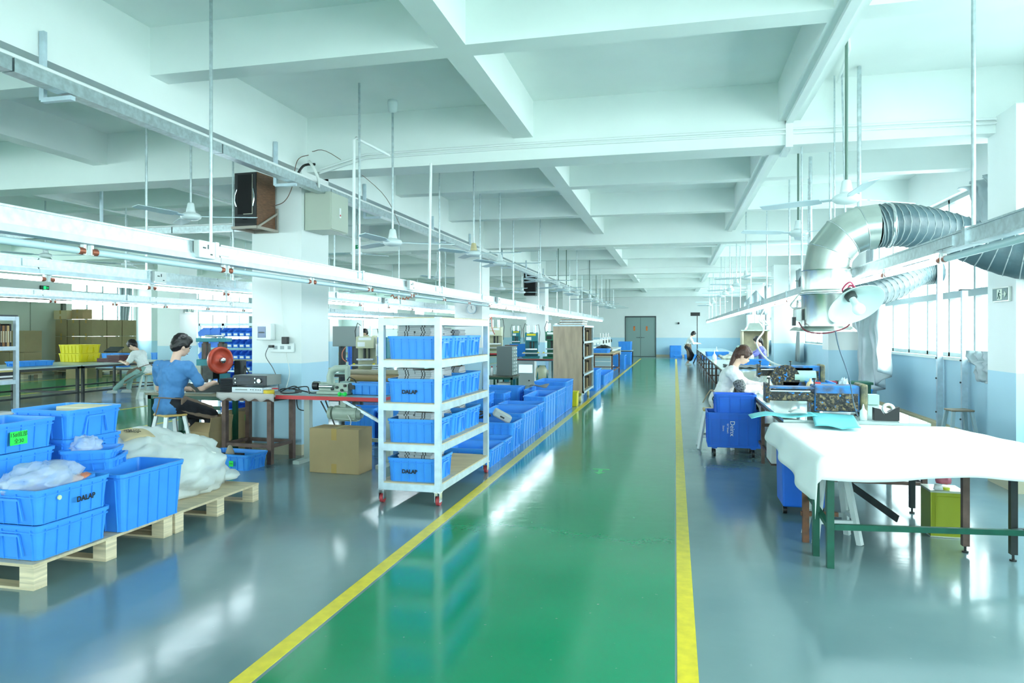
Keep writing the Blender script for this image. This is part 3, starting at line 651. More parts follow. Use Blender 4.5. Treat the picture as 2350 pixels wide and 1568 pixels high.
def carton(x0, x1, y0, y1, z, H, label, group=None, m=None, open_=False, rz=0, tape=True, flaps=(60, 110, 70, 100), name='cardboard_box', parts=True):
    t = thing(name, label, 'cardboard box', ((x0 + x1) / 2, (y0 + y1) / 2, z), rz, group)
    a, b_ = (x1 - x0) / 2, (y1 - y0) / 2; m = m or CARD
    if open_:
        MB().box(-a, a, -b_, -b_ + .006, 0, H).box(-a, a, b_ - .006, b_, 0, H).box(-a, -a + .006, -b_, b_, 0, H).box(a - .006, a, -b_, b_, 0, H).box(-a, a, -b_, b_, 0, .006).build('body', m, t)
        for k, (fx, fy, an) in enumerate(((0, -1, flaps[0]), (0, 1, flaps[1]), (-1, 0, flaps[2]), (1, 0, flaps[3]))):
            if an is None: continue
            L_ = b_ * .95; an = radians(an)
            if fx == 0:
                T = M.Translation((0, fy * (b_ - .003), H)) @ M.Rotation(-fy * (pi / 2 - an), 4, 'X')
                MB().box(-a, a, -.003, .003, 0, L_, T).build('flap', m, t)
            else:
                T = M.Translation((fx * (a - .003), 0, H)) @ M.Rotation(fx * (pi / 2 - an), 4, 'Y')
                MB().box(-.003, .003, -b_, b_, 0, min(L_, a), T).build('flap', m, t)
    else:
        MB().box(-a, a, -b_, b_, 0, H).build('body', m, t, .004)
        if parts: MB().box(-a - .0005, a + .0005, -.0015, .0015, H - .004, H + .001).build('flap_seam', mat('seam brown', (110, 88, 58), .9), t)
        if tape: 
            MB().box(-.03, .03, -b_ - .0015, -b_, H - .12, H).build('tape', TAPE, t); MB().box(-.03, .03, -b_ - .0015, -b_, 0.002, .1).build('tape', TAPE, t); MB().box(-.03, .03, -b_ - .001, b_, H, H + .0015).build('tape', TAPE, t)
    return t
# ---- pallets
def pallet(y0, y1, label):
    t = thing('wooden_pallet', label, 'pallet', (0, 0, 0))
    MB().box(-4.85, -3.6, y0, y1, .135, .152).build('top_board', PLY, t)
    for x0 in (-4.85, -4.28, -3.7):
        for yy in (y0 + .005, (y0 + y1) / 2 - .045, y1 - .095):
            MB().box(x0, x0 + .1, yy, yy + .09, .014, .135).build('block', PLYE, t)
    for yy in (y0 + .005, (y0 + y1) / 2 - .045, y1 - .095): MB().box(-4.85, -3.6, yy, yy + .09, 0, .014).build('bottom_slat', PLY, t)
    return t
pallet(3.28, 4.43, 'nearer plywood pallet on block feet carrying the stacked blue crates')
pallet(4.45, 5.52, 'farther plywood pallet on block feet carrying the white film bag')
# ---- front stacks
a1 = crate(-4.03, -3.6, 3.31, 3.86, .155, .205, 'bottom crate of the low front stack on the pallet', 'front crates', nl=5)
a2 = crate(-4.03, -3.6, 3.31, 3.86, .362, .205, 'upper front crate with black lettering holding a clear plastic bag', 'front crates', nl=5)
sticker(a2, (-3.588, 3.64, .46), FX, (.1, .05), None, ['DALAP'], .045, 'printed_logo')
sticker(a2, (-3.94, 3.306, .47), FY, (.06, .06), None, ['40'], .045, 'chalk_number', WPVC)
o = MB().cyl((-3.605, 3.46, .5), (-3.597, 3.46, .5), .014, None, 14).build('round_sticker', mat('pale yellow sticker', (210, 232, 180), .5)); o.parent = a2; o.matrix_parent_inverse = a2.matrix_basis.inverted()
a3 = crate(-3.95, -3.66, 3.63, 3.84, .44, .12, 'small crate tilted inside the upper front crate beside the plastic bag', nl=3, nw=2, tilt=(.25, 0))
b1 = crate(-3.98, -3.56, 3.9, 4.52, .155, .39, 'tall deep blue-sided crate standing beside the front stack on the pallet', 'front crates', nl=5, nw=3, bands=(.92,), handle=False, taper=.9)
b2 = crate(-4.1, -3.76, 3.93, 4.22, .555, .075, 'small shallow crate lying crosswise on the tall crate, lower one', nl=3, nw=2, rz=.35, tilt=(.05, -.05))
b3 = crate(-4.12, -3.78, 3.92, 4.2, .615, .075, 'small shallow crate on top holding a clear bubble bag', nl=3, nw=2, rz=.45)
names = ['bottom', 'second', 'third', 'top']
cs = [crate(-4.52, -4.02, 3.93, 4.42, .155 + .2 * k, .2, names[k] + ' crate of the four-high stack behind the tall crate', 'rear crate stack', nl=4) for k in range(4)]
ds = [crate(-4.5, -4.05, 3.26, 3.88, .155 + .193 * k, .19, names[k] + ' crate of the tall stack nearest the left edge of the pallet', 'left crate stack', nl=5) for k in range(4)]
sticker(ds[3], (-4.037, 3.58, .825), FX, (.12, .085), GREENP, ['15#底部', '全30'], .034)
stuffb = MB().box(-4.4, -4.1, 4.2, 4.4, .86, .95).build('paper_sheets', mat('cream paper', (236, 224, 186), .7)); tag(stuffb, 'cream cardboard sheets standing in the top rear crate', 'cardboard sheet')
# bags
FILM = mat('milky film', (236, 242, 240), .3, bump=1.0, bscale=6, alpha=.7)
CLEAR = mat('clear film', (226, 236, 246), .08, bump=1.0, bscale=14, alpha=.4)
from mathutils import noise
def lump(name, c, r, m, label, cat, n=40, k=20, amp=.12, f=4.0, seed=0, sharp=1.0, flat=None, ps=1.0):
    """crumpled bag: ellipsoid with folded relief, flat underside"""
    b = MB(); b.ell((0, 0, 0), (1, 1, 1), n, k); vs = []
    for p in b.v:
        q = V(p); d = noise.noise(q * f + V((seed, seed, 0))) + .6 * abs(noise.noise(q * f * 2.3 + V((0, seed, 3)))) ** sharp
        q = q * (1 + amp * d); q = V((q.x * r[0], q.y * r[1], q.z * r[2])); q.z = max(q.z, -r[2] * (.55 if flat is None else flat)); vs.append(q)
    b.v = vs; o = b.build(name, m); o.location = c
    return tag(o, label, cat) if label else o
lump('plastic_bag', (-3.83, 3.56, .575), (.17, .23, .11), CLEAR, 'crumpled clear plastic bag bulging out of the upper front crate', 'plastic bag', amp=.3, f=3, seed=3)
t = lump('orange_pouch', (-3.72, 3.75, .55), (.05, .07, .035), mat('orange foil', (214, 128, 96), .4), 'orange printed pouch under the clear bag in the front crate', 'pouch', 16, 10, .2)
lump('plastic_bag', (-3.96, 4.02, .7), (.08, .09, .075), CLEAR, 'small scrunched bubble bag in the shallow crate on the tall crate', 'plastic bag', amp=.35, f=3.4, seed=9)
bag = lump('film_bag', (-4.22, 4.97, .34), (.5, .56, .31), FILM, 'big white translucent film bag of moulded parts lying on the farther pallet', 'bag', 80, 44, .22, 2.8, 5, .6, flat=.6)
b = MB(); b.grid(lambda u, v: (-3.9 + .24 * u - .1 * v, 5.3 + .28 * u - .1 * v, .2 + .12 * v * (1 - u) - .04 * u), 8, 6, .004)
lump('bag_tail', (.3, .47, -.12), (.14, .16, .05), FILM, None, None, 16, 10, .3, 3).parent = bag
wt = mat('white foam pieces', (244, 246, 240), .6)
for i in range(16):
    a = random.uniform(-1.2, 1.9); rr = random.uniform(.8, .95)
    o = MB().cbox((rr * .46 * cos(a), rr * .5 * sin(a), random.uniform(-.1, .14)), (.16, .09, .05), random.uniform(0, 3), random.uniform(-.6, .6)).build('foam_piece', wt, bag, .015)
lump('film_bag', (-4.75, 4.85, .3), (.25, .3, .27), FILM, 'smaller crumpled end of film piled behind the rear crates', 'bag', 40, 20, .25, 3, 12, flat=.55)
tk = tag(MB().grid(lambda u, v: (-4.34 + .2 * u + .06 * v, 4.66 + .26 * v - .1 * u, .69 + .02 * sin(v * 3) - .045 * u * u), 6, 4, .003).build('paper_tag', mat('kraft paper tag', (206, 186, 146), .8)), 'kraft paper tag with handwriting lying on the film bag', 'tag')
text('handwriting', 'A5577\n底板EVA\n108PCS', .036, (-4.23, 4.74, .702), (.08, .12, .55), INK, tk)
# crate with dark goods on the floor beside the bag
pc = G(550, 1082)
e1 = crate(-5.05, -4.42, 6.62, 6.98, .0, .17, 'shallow crate with a green note on the floor by the brown bench', nl=6, rz=-.08)
e1['label'] = 'shallow crate with a green note on the floor by the brown bench'
sticker(e1, (-4.64, 6.602, .075), (pi / 2, 0, -.08), (.055, .06), GREENP, ['CN2'], .022)
tag(MB().cbox((-4.86, 6.8, .115), (.36, .2, .04), .1).build('dark_fabric', mat('dark cloth', (46, 50, 56), .9)), 'dark grey cloth pieces lying in the floor crate by the bench', 'cloth')
tag(MB().lathe([(.001, .11), (.02, .1), (.045, .03), (.05, 0), (.001, 0)], (-4.78, 6.78, .135), 10).build('wrapped_bundle', mat('grey beige wrap', (160, 150, 132), .8)), 'small grey beige wrapped bundle on the dark cloth', 'bundle')
# ================================================================ rolling rack with crates
rk = thing('rolling_rack', 'galvanised four-shelf rolling rack with plywood shelves at the aisle edge', 'rack', (-2.22, 6.4, 0), -.02)
RW, RL = .285, .75
for sx in (-1, 1):
    for sy in (-1, 1): MB().box(min(sx * RW, sx * (RW - .05)), max(sx * RW, sx * (RW - .05)), min(sy * RL, sy * (RL - .05)), max(sy * RL, sy * (RL - .05)), .125, 1.62).build('post', ALU, rk)
SH = [.15, .49, .84, 1.215, 1.58]
for k, z in enumerate(SH):
    for sy in (-1, 1): MB().box(-RW + .05, RW - .05, min(sy * RL, sy * (RL - .05)), max(sy * RL, sy * (RL - .05)), z - .03, z + .03).build('cross_rail', ALU, rk)
    for sx in (-1, 1): MB().box(min(sx * RW, sx * (RW - .05)), max(sx * RW, sx * (RW - .05)), -RL + .05, RL - .05, z - .03, z + .03).build('side_rail', ALU, rk)
    MB().box(-RW + .004, RW - .004, -RL + .004, RL - .004, z + .03, z + .04).build('shelf_board' if k < 4 else 'top_board', PLY, rk)
def casters(par, pts, r=.04, red=True, hz=.125):
    for x, y in pts:
        c = MB().box(x - .03, x + .03, y - .035, y + .035, hz - .01, hz).box(x - .024, x - .02, y - .03, y + .03, r * .9, hz).box(x + .02, x + .024, y - .03, y + .03, r * .9, hz).build('caster_fork', STEEL, par)
        MB().cyl((x - .015, y + .01, r), (x + .015, y + .01, r), r, None, 16).build('wheel', mat('red caster', (176, 60, 66), .4) if red else BLACK, c)
casters(rk, [(sx * .26, sy * .72) for sx in (-1, 1) for sy in (-1, 1)])
RX0, RX1 = -2.495, -1.975
GB = mat('grey corrugated board', (176, 180, 184), .7, var=.15, scale=90, stretch=(.02, .02, 1)); BRB = mat('brown board face', (178, 160, 136), .7)
bm = MB().box(-.075, .075, -.15, .15, 0, .016).mesh('flat_box'); bm.materials.append(GB)
bs = MB().box(-.012, -.004, -.151, .151, -.0003, .0163).box(.012, .020, -.151, .151, -.0003, .0163).mesh('stripes'); bs.materials.append(INK)
bt = MB().box(-.073, .073, -.148, .148, .016, .0165).mesh('brown_face'); bt.materials.append(BRB)
def flatstack(x, y, z, n, rz, lab):
    for i in range(n):
        o = link('flat_box', bm, None, 0, (x + random.uniform(-.006, .006), y + random.uniform(-.008, .008), z + i * .0172)); o.rotation_euler = (0, 0, rz + random.uniform(-.04, .04))
        tag(o, ('top' if i == n - 1 else nth(n - 1 - i) + ' from top') + ' box of ' + lab, 'flat box', 'flat boxes, ' + lab)
        if i >= n - 8: stuff(link('stripes', bs, o)); 
        if i == n - 1: link('brown_face', bt, o)
lvl = [('bottom', .19), ('third', .53), ('second', .88), ('top', 1.255)]
for li, (ln, z) in enumerate(lvl):
    ys = [(5.68, 6.13, 'front')] + ([(6.16, 6.6, 'middle'), (6.63, 7.08, 'back')] if li else [])
    for y0, y1, wn2 in ys:
        lb = wn2 + ' blue crate on the ' + ln + ' shelf of the rolling rack'
        c = crate(RX0 + .04, RX1 - .01, y0, y1, z, .205 if li != 3 else .2, lb, 'rack crates', long='y' if False else 'x', nl=5)
        if li in (0, 2) and wn2 == 'front': sticker(c, (-2.24, y0 + .0015, z + .09), FY, (.1, .05), None, ['DALAP'], .046, 'printed_logo'); c['label'] = 'front crate lettered in black on the ' + ln + ' shelf of the rolling rack'
        n = 16 if li != 1 else 15
        if wn2 == 'front':
            flatstack(-2.3, y0 + .205, z + .02, n + (0 if li else 2), pi / 2 * 0 + .05, 'the left pile in the ' + ln + ' shelf front crate')
            flatstack(-2.13, y0 + .205, z + .02, n + (1 if li == 3 else -1), -.06, 'the right pile in the ' + ln + ' shelf front crate')
        elif li: flatstack(-2.2, y0 + .21, z + .02, 15 if wn2 == 'middle' else 14, .1, 'the pile in the ' + ln + ' shelf ' + wn2 + ' crate')
# ================================================================ crates along the aisle edge
def aisle(u0, u1, vt, X, lab, wid=.4, zb=0.0, m=None, nl=4, zt=None, hd=True):
    y0 = AX(u0, 900, X).y; y1 = AX(u1, 900, X).y; zt = AX(u0, vt, X).z if zt is None else zt
    return crate(X - wid, X, y0 + .01, y1 - .01, zb, max(.1, zt - zb), lab, 'crates along the aisle edge', long='x' if wid > y1 - y0 else 'y', m=m, nl=nl, nw=3, handle=hd)
aisle(1127, 1158, 1033, -1.95, 'low crate nearest behind the rolling rack at the aisle edge', .6)
aisle(1158, 1178, 1012, -1.95, 'second low crate behind the rolling rack at the aisle edge', .6)
aisle(1178, 1201, 972, -1.95, 'first tall crate of the aisle edge row, next to the low crates', .6, nl=5)
aisle(1201, 1235, 950, -1.95, 'second tall crate of the aisle edge row, holding cables and a grey case', .62, nl=5)
aisle(1235, 1251, 930, -1.95, 'third tall crate of the aisle edge row, with a wide open empty rim', .62, nl=5)
aisle(1251, 1279, 911, -1.95, 'narrower square-gridded crate in the middle of the aisle edge row', .36, nl=4)
aisle(1279, 1300, 897, -1.95, 'fifth crate of the aisle edge row, long with open top', .6, nl=5)
aisle(1300, 1317, 877, -1.95, 'tallest crate at the far end of the aisle edge row', .62, nl=5)
y_ = 8.5
crate(-3.45, -2.75, 10.2, 10.6, 0, .55, 'tall crate in the second row behind the rack crates, left one', 'second row crates', nl=5)
crate(-3.4, -2.66, 10.9, 11.35, 0, .5, 'tall crate in the second row, middle one', 'second row crates', nl=6)
crate(-3.3, -2.62, 11.8, 12.3, 0, .52, 'tall crate in the second row, beside the wooden shelf cart', 'second row crates', nl=6)
crate(-3.25, -2.6, 8.5, 9.0, 0, .36, 'medium crate tucked left of the tall aisle edge crates', 'second row crates', nl=5)
t = thing('yellow_box', 'bright yellow plastic box end showing between crates and wooden cart', 'box', (-1.96, 13.9, 0)); MB().box(-.12, .06, -.12, .12, 0, .28, None, (1.08, 1.08)).build('body', YELC, t, .01); MB().box(-.135, .075, -.135, .135, .27, .295).build('rim', YELC, t)
# goods in the aisle crates
t = thing('grey_case', 'grey plastic appliance case lying in an aisle edge crate', 'case', (-2.2, 8.75, .36), .3)
MB().box(-.12, .12, -.1, .1, 0, .1, M.Rotation(.5, 4, 'Y')).build('shell', mat('case grey', (180, 186, 182), .5), t, .02); MB().box(-.03, .03, -.101, -.1, .03, .05, M.Rotation(.5, 4, 'Y')).build('slot', BLACK, t)
cable('black and white power cables tangled in the aisle edge crate', [(-2.5, 8.6, .4), (-2.4, 8.7, .44), (-2.3, 8.6, .42), (-2.42, 8.55, .4), (-2.52, 8.7, .45), (-2.38, 8.8, .43), (-2.45, 8.6, .38)], BLACK, .012)
tag(MB().grid(lambda u, v: (-2.52 + .3 * u, 12.15 + .3 * v, .53 + .02 * sin(5 * u + 3 * v)), 6, 5, .02).build('grey_cloth', mat('grey cloth', (130, 132, 130), .9)), 'grey folded cloth on the long open aisle edge crate', 'cloth')
# ================================================================ tables
def table(name, label, x0, x1, y0, y1, z, top_m, leg_m, cat='table', th=.025, leg=.045, bars=(.2,), edge=None, group=None, rz=0, apron=.05, legs=None, loc=None, inset=.02, diag=False):
    cx, cy = (x0 + x1) / 2, (y0 + y1) / 2; a, b = (x1 - x0) / 2, (y1 - y0) / 2
    t = thing(name, label, cat, (cx, cy, 0), rz, group)
    MB().box(-a, a, -b, b, z - th, z).build('table_top', top_m, t)
    if edge: MB().box(-a - .004, a + .004, -b - .004, -b, z - th - .01, z + .002).box(-a - .004, a + .004, b, b + .004, z - th - .01, z + .002).box(-a - .004, -a, -b, b, z - th - .01, z + .002).box(a, a + .004, -b, b, z - th - .01, z + .002).build('edge_strip', edge, t)
    if apron:
        zz = z - th - apron
        MB().box(-a + inset, a - inset, -b + inset, -b + inset + leg * .8, zz, z - th).build('apron', leg_m, t); MB().box(-a + inset, a - inset, b - inset - leg * .8, b - inset, zz, z - th).build('apron', leg_m, t)
        MB().box(-a + inset, -a + inset + leg * .8, -b + inset, b - inset, zz, z - th).build('apron', leg_m, t); MB().box(a - inset - leg * .8, a - inset, -b + inset, b - inset, zz, z - th).build('apron', leg_m, t)
    for sx in (-1, 1):
        for sy in (-1, 1):
            x, y = sx * (a - inset - leg / 2), sy * (b - inset - leg / 2); MB().box(x - leg / 2, x + leg / 2, y - leg / 2, y + leg / 2, 0, z - th).build('leg', leg_m, t)
    q = leg * .35
    for bz in bars:
        for sy in (-1, 1): y = sy * (b - inset - leg / 2); MB().box(-a + inset + leg, a - inset - leg, y - q, y + q, bz - q, bz + q).build('crossbar', leg_m, t)
        for sx in (-1, 1): x = sx * (a - inset - leg / 2); MB().box(x - q, x + q, -b + inset + leg, b - inset - leg, bz - q, bz + q).build('crossbar', leg_m, t)
    return t
def stool(name, label, loc, rz=0, h=.58, seat_m=None, leg_m=None, w_=.15, spread=.055, group=None):
    t = thing(name, label, 'stool', loc, rz, group); lm = leg_m or WPVC
    MB().box(-w_, w_, -w_ * .85, w_ * .85, h - .025, h).build('seat', seat_m or mat('yellow wood seat', (222, 184, 112), .4, var=.1), t, .01)
    for sx in (-1, 1):
        for sy in (-1, 1): MB().bar((sx * (w_ - .03), sy * (w_ - .05), h - .02), (sx * (w_ + spread), sy * (w_ - .02 + spread), 0), .04, .035).build('leg', lm, t)
    for sx in (-1, 1): MB().bar((sx * (w_ + spread * .55), -w_ * .85, h * .35), (sx * (w_ + spread * .55), w_ * .85, h * .35), .022, .03).build('stretcher', lm, t)
    for sy in (-1, 1): MB().bar((-w_, sy * (w_ * .95), h * .3), (w_, sy * (w_ * .95), h * .3), .022, .03).build('stretcher', lm, t)
    return t
GTOP = mat('pale green table top', (168, 200, 190), .25)
WTOP = mat('grey white table top', (200, 206, 204), .35)
# bench with the receiver
bn = table('steel_bench', 'brown steel bench with plastic-covered top in front of the near pillar', -5.08, -4.37, 7.0, 7.5, .78, mat('film covered board', (196, 188, 180), .35), BROWN, 'bench', leg=.055, bars=(.2,), rz=-.08)
MB().grid(lambda u, v: (-.38 + .78 * u, -.26 - .01 * sin(9 * u), .8 - .06 * v * (1 + .6 * sin(u * 14) ** 2)), 24, 3, .002).build('film_cover', mat('thin film', (226, 222, 220), .2, alpha=.45), bn)
t = thing('receiver', 'black audio receiver with a big round knob on the brown bench', 'amplifier', (-4.78, 7.3, .872), -.04)
MB().box(-.22, .22, -.14, .15, 0, .115).build('case', mat('receiver case', (140, 144, 140), .4, .3), t, .004); fp = MB().box(-.225, .225, -.152, -.14, .002, .113).build('front_panel', mat('navy black panel', (24, 30, 44), .25), t, .003)
MB().cyl((.14, -.152, .055), (.14, -.175, .055), .028, .025, 20).build('volume_knob', STEEL, fp)
for x, z in ((.08, .08), (.08, .035), (-.18, .03), (-.185, .075)): MB().cyl((x, -.152, z), (x, -.163, z), .009, None, 12).build('knob', STEEL, fp)
MB().box(-.13, .02, -.154, -.151, .05, .085).build('display', mat('display', (40, 46, 60), .2), fp)
for x in (-.18, .18): MB().cyl((x, -.1, 0), (x, -.1, -.012), .018, None, 10).build('foot', BLACK, t)
t = thing('disc_player', 'slim silver disc player under the receiver on the brown bench', 'disc player', (-4.8, 7.29, .785), -.06)
MB().box(-.21, .21, -.15, .14, 0, .065).build('case', mat('silver plastic', (196, 204, 210), .3, .3), t, .004); MB().box(-.16, .0, -.153, -.15, .03, .045).build('tray', GREY, t)
for x in (.05, .08, .12, .15, .18): MB().box(x - .008, x + .008, -.154, -.15, .035, .043).build('button', DGREY, t)
t = thing('tape_roll', 'yellow tape roll standing on the brown bench', 'tape', (-4.45, 7.02, .785)); MB().lathe([(.035, 0), (.06, 0), (.06, .05), (.035, .05), (.035, 0)], (0, 0, 0), 24).build('roll', mat('yellow tape', (232, 196, 52), .4), t); MB().lathe([(.033, 0), (.036, 0), (.036, .05), (.033, .05), (.033, 0)], (0, 0, 0), 20).build('core', CARD, t)
t = thing('scissors', 'red handled scissors lying behind the tape roll', 'scissors', (-4.5, 7.16, .84), .2); MB().tube([(.0, 0, 0), (.03, .02, 0), (.07, .015, 0), (.07, -.015, 0), (.03, -.02, 0), (0, 0, 0)], .006, 6).build('handle', RED, t); MB().prism([(0, -.008), (-.1, 0), (0, .008)], -.002, .002).build('blade', STEEL, t)
for i, (pts, lb) in enumerate((([(-4.42, 7.2, .8), (-4.3, 7.3, .86), (-4.2, 7.25, .8), (-4.35, 7.15, .79), (-4.45, 7.25, .82), (-4.3, 7.2, .84), (-4.15, 7.3, .8), (-4.05, 7.2, .79)], 'tangle of black cables on the bench behind the tape roll'),
    ([(-4.4, 7.35, .82), (-4.2, 7.4, .85), (-4.1, 7.3, .79), (-4.0, 7.35, .79)], 'single black cable trailing onto the red-edged table'))): cable(lb, pts, BLACK, .007)
tag(MB().cbox((-4.2, 7.22, .81), (.07, .04, .03), .3).build('power_adapter', BLACK), 'small black power adapter among the cables on the bench', 'power adapter')
cable('black cable looping below the bench against the pillar', [(-4.33, 7.4, .75), (-4.28, 7.35, .6), (-4.2, 7.4, .58), (-4.22, 7.4, .7), (-4.15, 7.42, .5), (-4.12, 7.42, .2), (-3.95, 7.3, .05)], BLACK, .006)
# red-edged table with the skiving machine
rt = thing('machine_table', 'green-topped table with red edge carrying the grey skiving machine', 'table', (-3.72, 7.3, 0), -.04)
MB().box(-.66, .66, -.27, .3, .745, .775).build('table_top', GTOP, rt); MB().box(-.664, .664, -.276, -.27, .735, .777).box(-.664, .664, .3, .306, .735, .777).box(.66, .664, -.27, .3, .735, .777).build('edge_strip', mat('red edge', (206, 44, 52), .35), rt)
for x in (-.42, .6):
    lg = MB().box(x - .035, x + .035, -.02, .05, .03, .74).build('leg', mat('grey machine stand', (184, 196, 190), .4), rt); MB().box(x - .04, x + .04, -.24, .27, 0, .04).build('foot', mat('grey machine stand', (184, 196, 190), .4), rt)
MB().bar((.1, -.1, .72), (.56, .0, .45), .05, .03).build('brace', GALV, rt)
MB().box(-.4, .6, .0, .03, .25, .29).build('crossbar', mat('grey machine stand', (184, 196, 190), .4), rt)
MG = mat('machine grey enamel', (176, 190, 176), .3, var=.08)
sk = thing('skiving_machine', 'grey leather skiving machine with a curved pipe neck on the red-edged table', 'sewing machine', (-3.8, 7.35, .778), -.04)
MB().box(-.2, .2, -.09, .1, 0, .035).box(-.18, .19, -.07, .08, .035, .12).build('bed', MG, sk, .006)
MB().tube([(-.06, 0, .1), (-.07, 0, .2), (-.05, 0, .26), (.0, 0, .29), (.12, 0, .3), (.17, 0, .3)], .035, 14, rr=[.05, .045, .042, .04, .036, .034]).build('arm', MG, sk)
MB().cyl((.15, 0, .32), (.15, 0, .15), .035, .028, 14).cyl((.15, 0, .37), (.15, 0, .32), .012, None, 8).build('head', MG, sk)
MB().cyl((-.2, -.02, .09), (-.27, -.02, .09), .05, None, 20).build('handwheel', BLACK, sk); MB().cyl((-.15, -.1, .09), (.02, -.1, .09), .022, None, 12).build('feed_shaft', STEEL, sk)
for x, z in ((.06, .08), (.12, .05), (.0, .06), (.16, .1)): MB().cyl((x, -.07, z), (x, -.09, z), .016, None, 10).build('adjusting_knob', BSTEEL, sk)
MB().box(-.28, -.06, -.05, .04, .125, .132).build('work_plate', MG, sk); MB().box(.2, .27, -.06, .06, .06, .13).build('grinder_guard', BSTEEL, sk)
MB().tube([(.16, -.03, .16), (.2, -.05, .2), (.26, -.04, .17), (.28, 0, .1)], .006, 6).build('oil_tube', BLACK, sk)
mo = MB().cyl((-.03, -.05, .57), (.26, -.05, .57), .085, None, 20).build('motor', MG, rt)
MB().cyl((.26, -.05, .57), (.3, -.05, .57), .07, .05, 20).build('end_bell', MG, mo)
for k in range(8): a = k * pi / 4; MB().bar((.0, -.05 + .084 * cos(a), .57 + .084 * sin(a)), (.24, -.05 + .084 * cos(a), .57 + .084 * sin(a)), .012, .012).build('cooling_rib', MG, mo)
MB().cyl((-.1, -.05, .57), (-.06, -.05, .57), .075, None, 20).build('pulley', MG, mo); MB().box(.05, .12, -.09, -.02, .64, .73).build('motor_bracket', MG, mo)
MB().bar((-.22, -.05, .7), (-.1, -.05, .5), .012).bar((-.2, .02, .7), (-.06, .0, .4), .012).build('belt', BSTEEL, rt)
cable('white cable drooping in front of the skiving machine motor', [(-3.62, 7.2, .62), (-3.5, 7.12, .5), (-3.55, 7.12, .4), (-3.7, 7.15, .42)], WC, .006)
crate(-3.6, -3.12, 7.28, 7.55, .78, .13, 'shallow crate at the right end of the red-edged table', nl=4)
t = thing('thread_cone', 'bright green double knob on the red-edged table front', 'knob', (-3.6, 7.1, .8)); MB().ell((-.025, 0, 0), .024).ell((.04, 0, 0), .024).cyl((-.02, 0, 0), (.03, 0, 0), .012, None, 8).build('body', mat('vivid green plastic', (40, 220, 90), .4), t)
carton(-3.78, -3.2, 6.72, 7.02, 0, .47, 'brown taped cardboard box on the floor in front of the red-edged table', rz=-.04)
crate(-4.3, -3.85, 8.5, 8.9, 0.0, .48, 'deep blue crate under the red-edged table, left', 'crates behind the motor', m=BLUE); crate(-3.82, -3.4, 8.5, 8.9, 0, .45, 'deep blue crate under the red-edged table, right', 'crates behind the motor', m=BLUE)
stuff_ = table('steel_bench', 'long low bench with brown leather rolls behind the red-edged table', -4.9, -3.3, 9.6, 10.3, .74, GTOP, BSTEEL, 'bench')
LR = mat('brown leather roll', (160, 132, 92), .5)
for i, (y, z, r) in enumerate(((9.75, .79, .05), (9.9, .785, .045), (9.82, .87, .045))):
    tag(MB().cyl((-4.85, y, z), (-3.35, y, z), r, None, 14).build('leather_roll', LR if i < 2 else mat('grey beige roll', (170, 164, 140), .5)), ['front tan roll lying', 'rear tan roll lying', 'grey beige roll resting on the two tan rolls'][i] + ' on the bench behind the skiving machine', 'roll', 'leather rolls behind the skiving machine')
carton(-3.9, -3.2, 9.7, 10.2, .0, .5, 'tan carton on the floor below the leather rolls', rz=.05)
# open carton behind the bench and floor cartons
carton(-5.5, -5.16, 6.98, 7.34, 0, .34, 'open cardboard box with raised flaps beside the seated man', open_=True, flaps=(150, 95, 200, 80), rz=-.1)
c_ = carton(-5.5, -5.05, 7.72, 8.1, 0, .5, 'tall cardboard box with a green note behind the brown bench', tape=False)
sticker(c_, (-5.2, 7.718, .42), FY, (.06, .07), GREENP, ['25', '00M'], .02)
# ---- press bench
pt = table('steel_bench', 'dark green legged work bench carrying the flywheel press', -6.5, -5.2, 7.5, 8.15, .72, mat('worn bench top', (150, 142, 120), .5, var=.2), DKGREEN, 'bench', leg=.05, bars=(.15,))
MB().box(-.25, .25, -.25, .1, .722, .727).build('cutting_mat', WTOP, pt)
pr_ = thing('eccentric_press', 'old teal and black press with a big red flywheel on the bench', 'press', (-5.75, 7.85, .72), .1)
MB().box(-.28, .28, -.2, .2, 0, .12).build('base', BSTEEL, pr_, .006); MB().box(-.2, .1, -.22, .06, .12, .135).build('bolster', STEEL, pr_)
MB().box(-.2, -.13, .02, .12, .12, .62).box(.02, .1, .02, .12, .12, .62).build('column', mat('oily black iron', (56, 60, 58), .4, .3, var=.4, scale=16), pr_, .004)
MB().box(-.2, .1, -.1, .16, .3, .42).build('frame_head', TEAL, pr_, .008); MB().box(-.22, -.12, -.13, -.02, .2, .34).build('gauge_plate', mat('pale plate', (196, 200, 184), .4), pr_)
MB().box(-.1, .04, -.12, .04, .17, .34).build('ram', mat('oily black iron', (56, 60, 58), .4, .3), pr_); MB().cyl((-.03, -.05, .135), (-.03, -.05, .18), .03, None, 12).build('punch', STEEL, pr_)
MB().cyl((-.16, .05, .42), (-.16, .05, .66), .035, None, 12).cyl((.06, .05, .42), (.06, .05, .66), .035, None, 12).build('guide_post', BROWN, pr_)
MB().box(-.25, .16, -.03, .13, .64, .69).build('top_beam', TEAL, pr_, .004); MB().lathe([(.001, .03), (.11, .03), (.12, .015), (.11, 0), (.001, 0)], (-.04, .05, .7), 20).cyl((-.04, .05, .66), (-.04, .05, .7), .03, None, 10).build('top_wheel', GALV, pr_)
ax = V((.90, -.42, 0)).normalized(); c0 = V((.14, -.12, .41))
fw = thing  # flywheel is a part with a hub sub-part
T = M.Translation(c0) @ M.Rotation(math.atan2(ax.y, ax.x), 4, 'Z') @ M.Rotation(pi / 2, 4, 'Y')
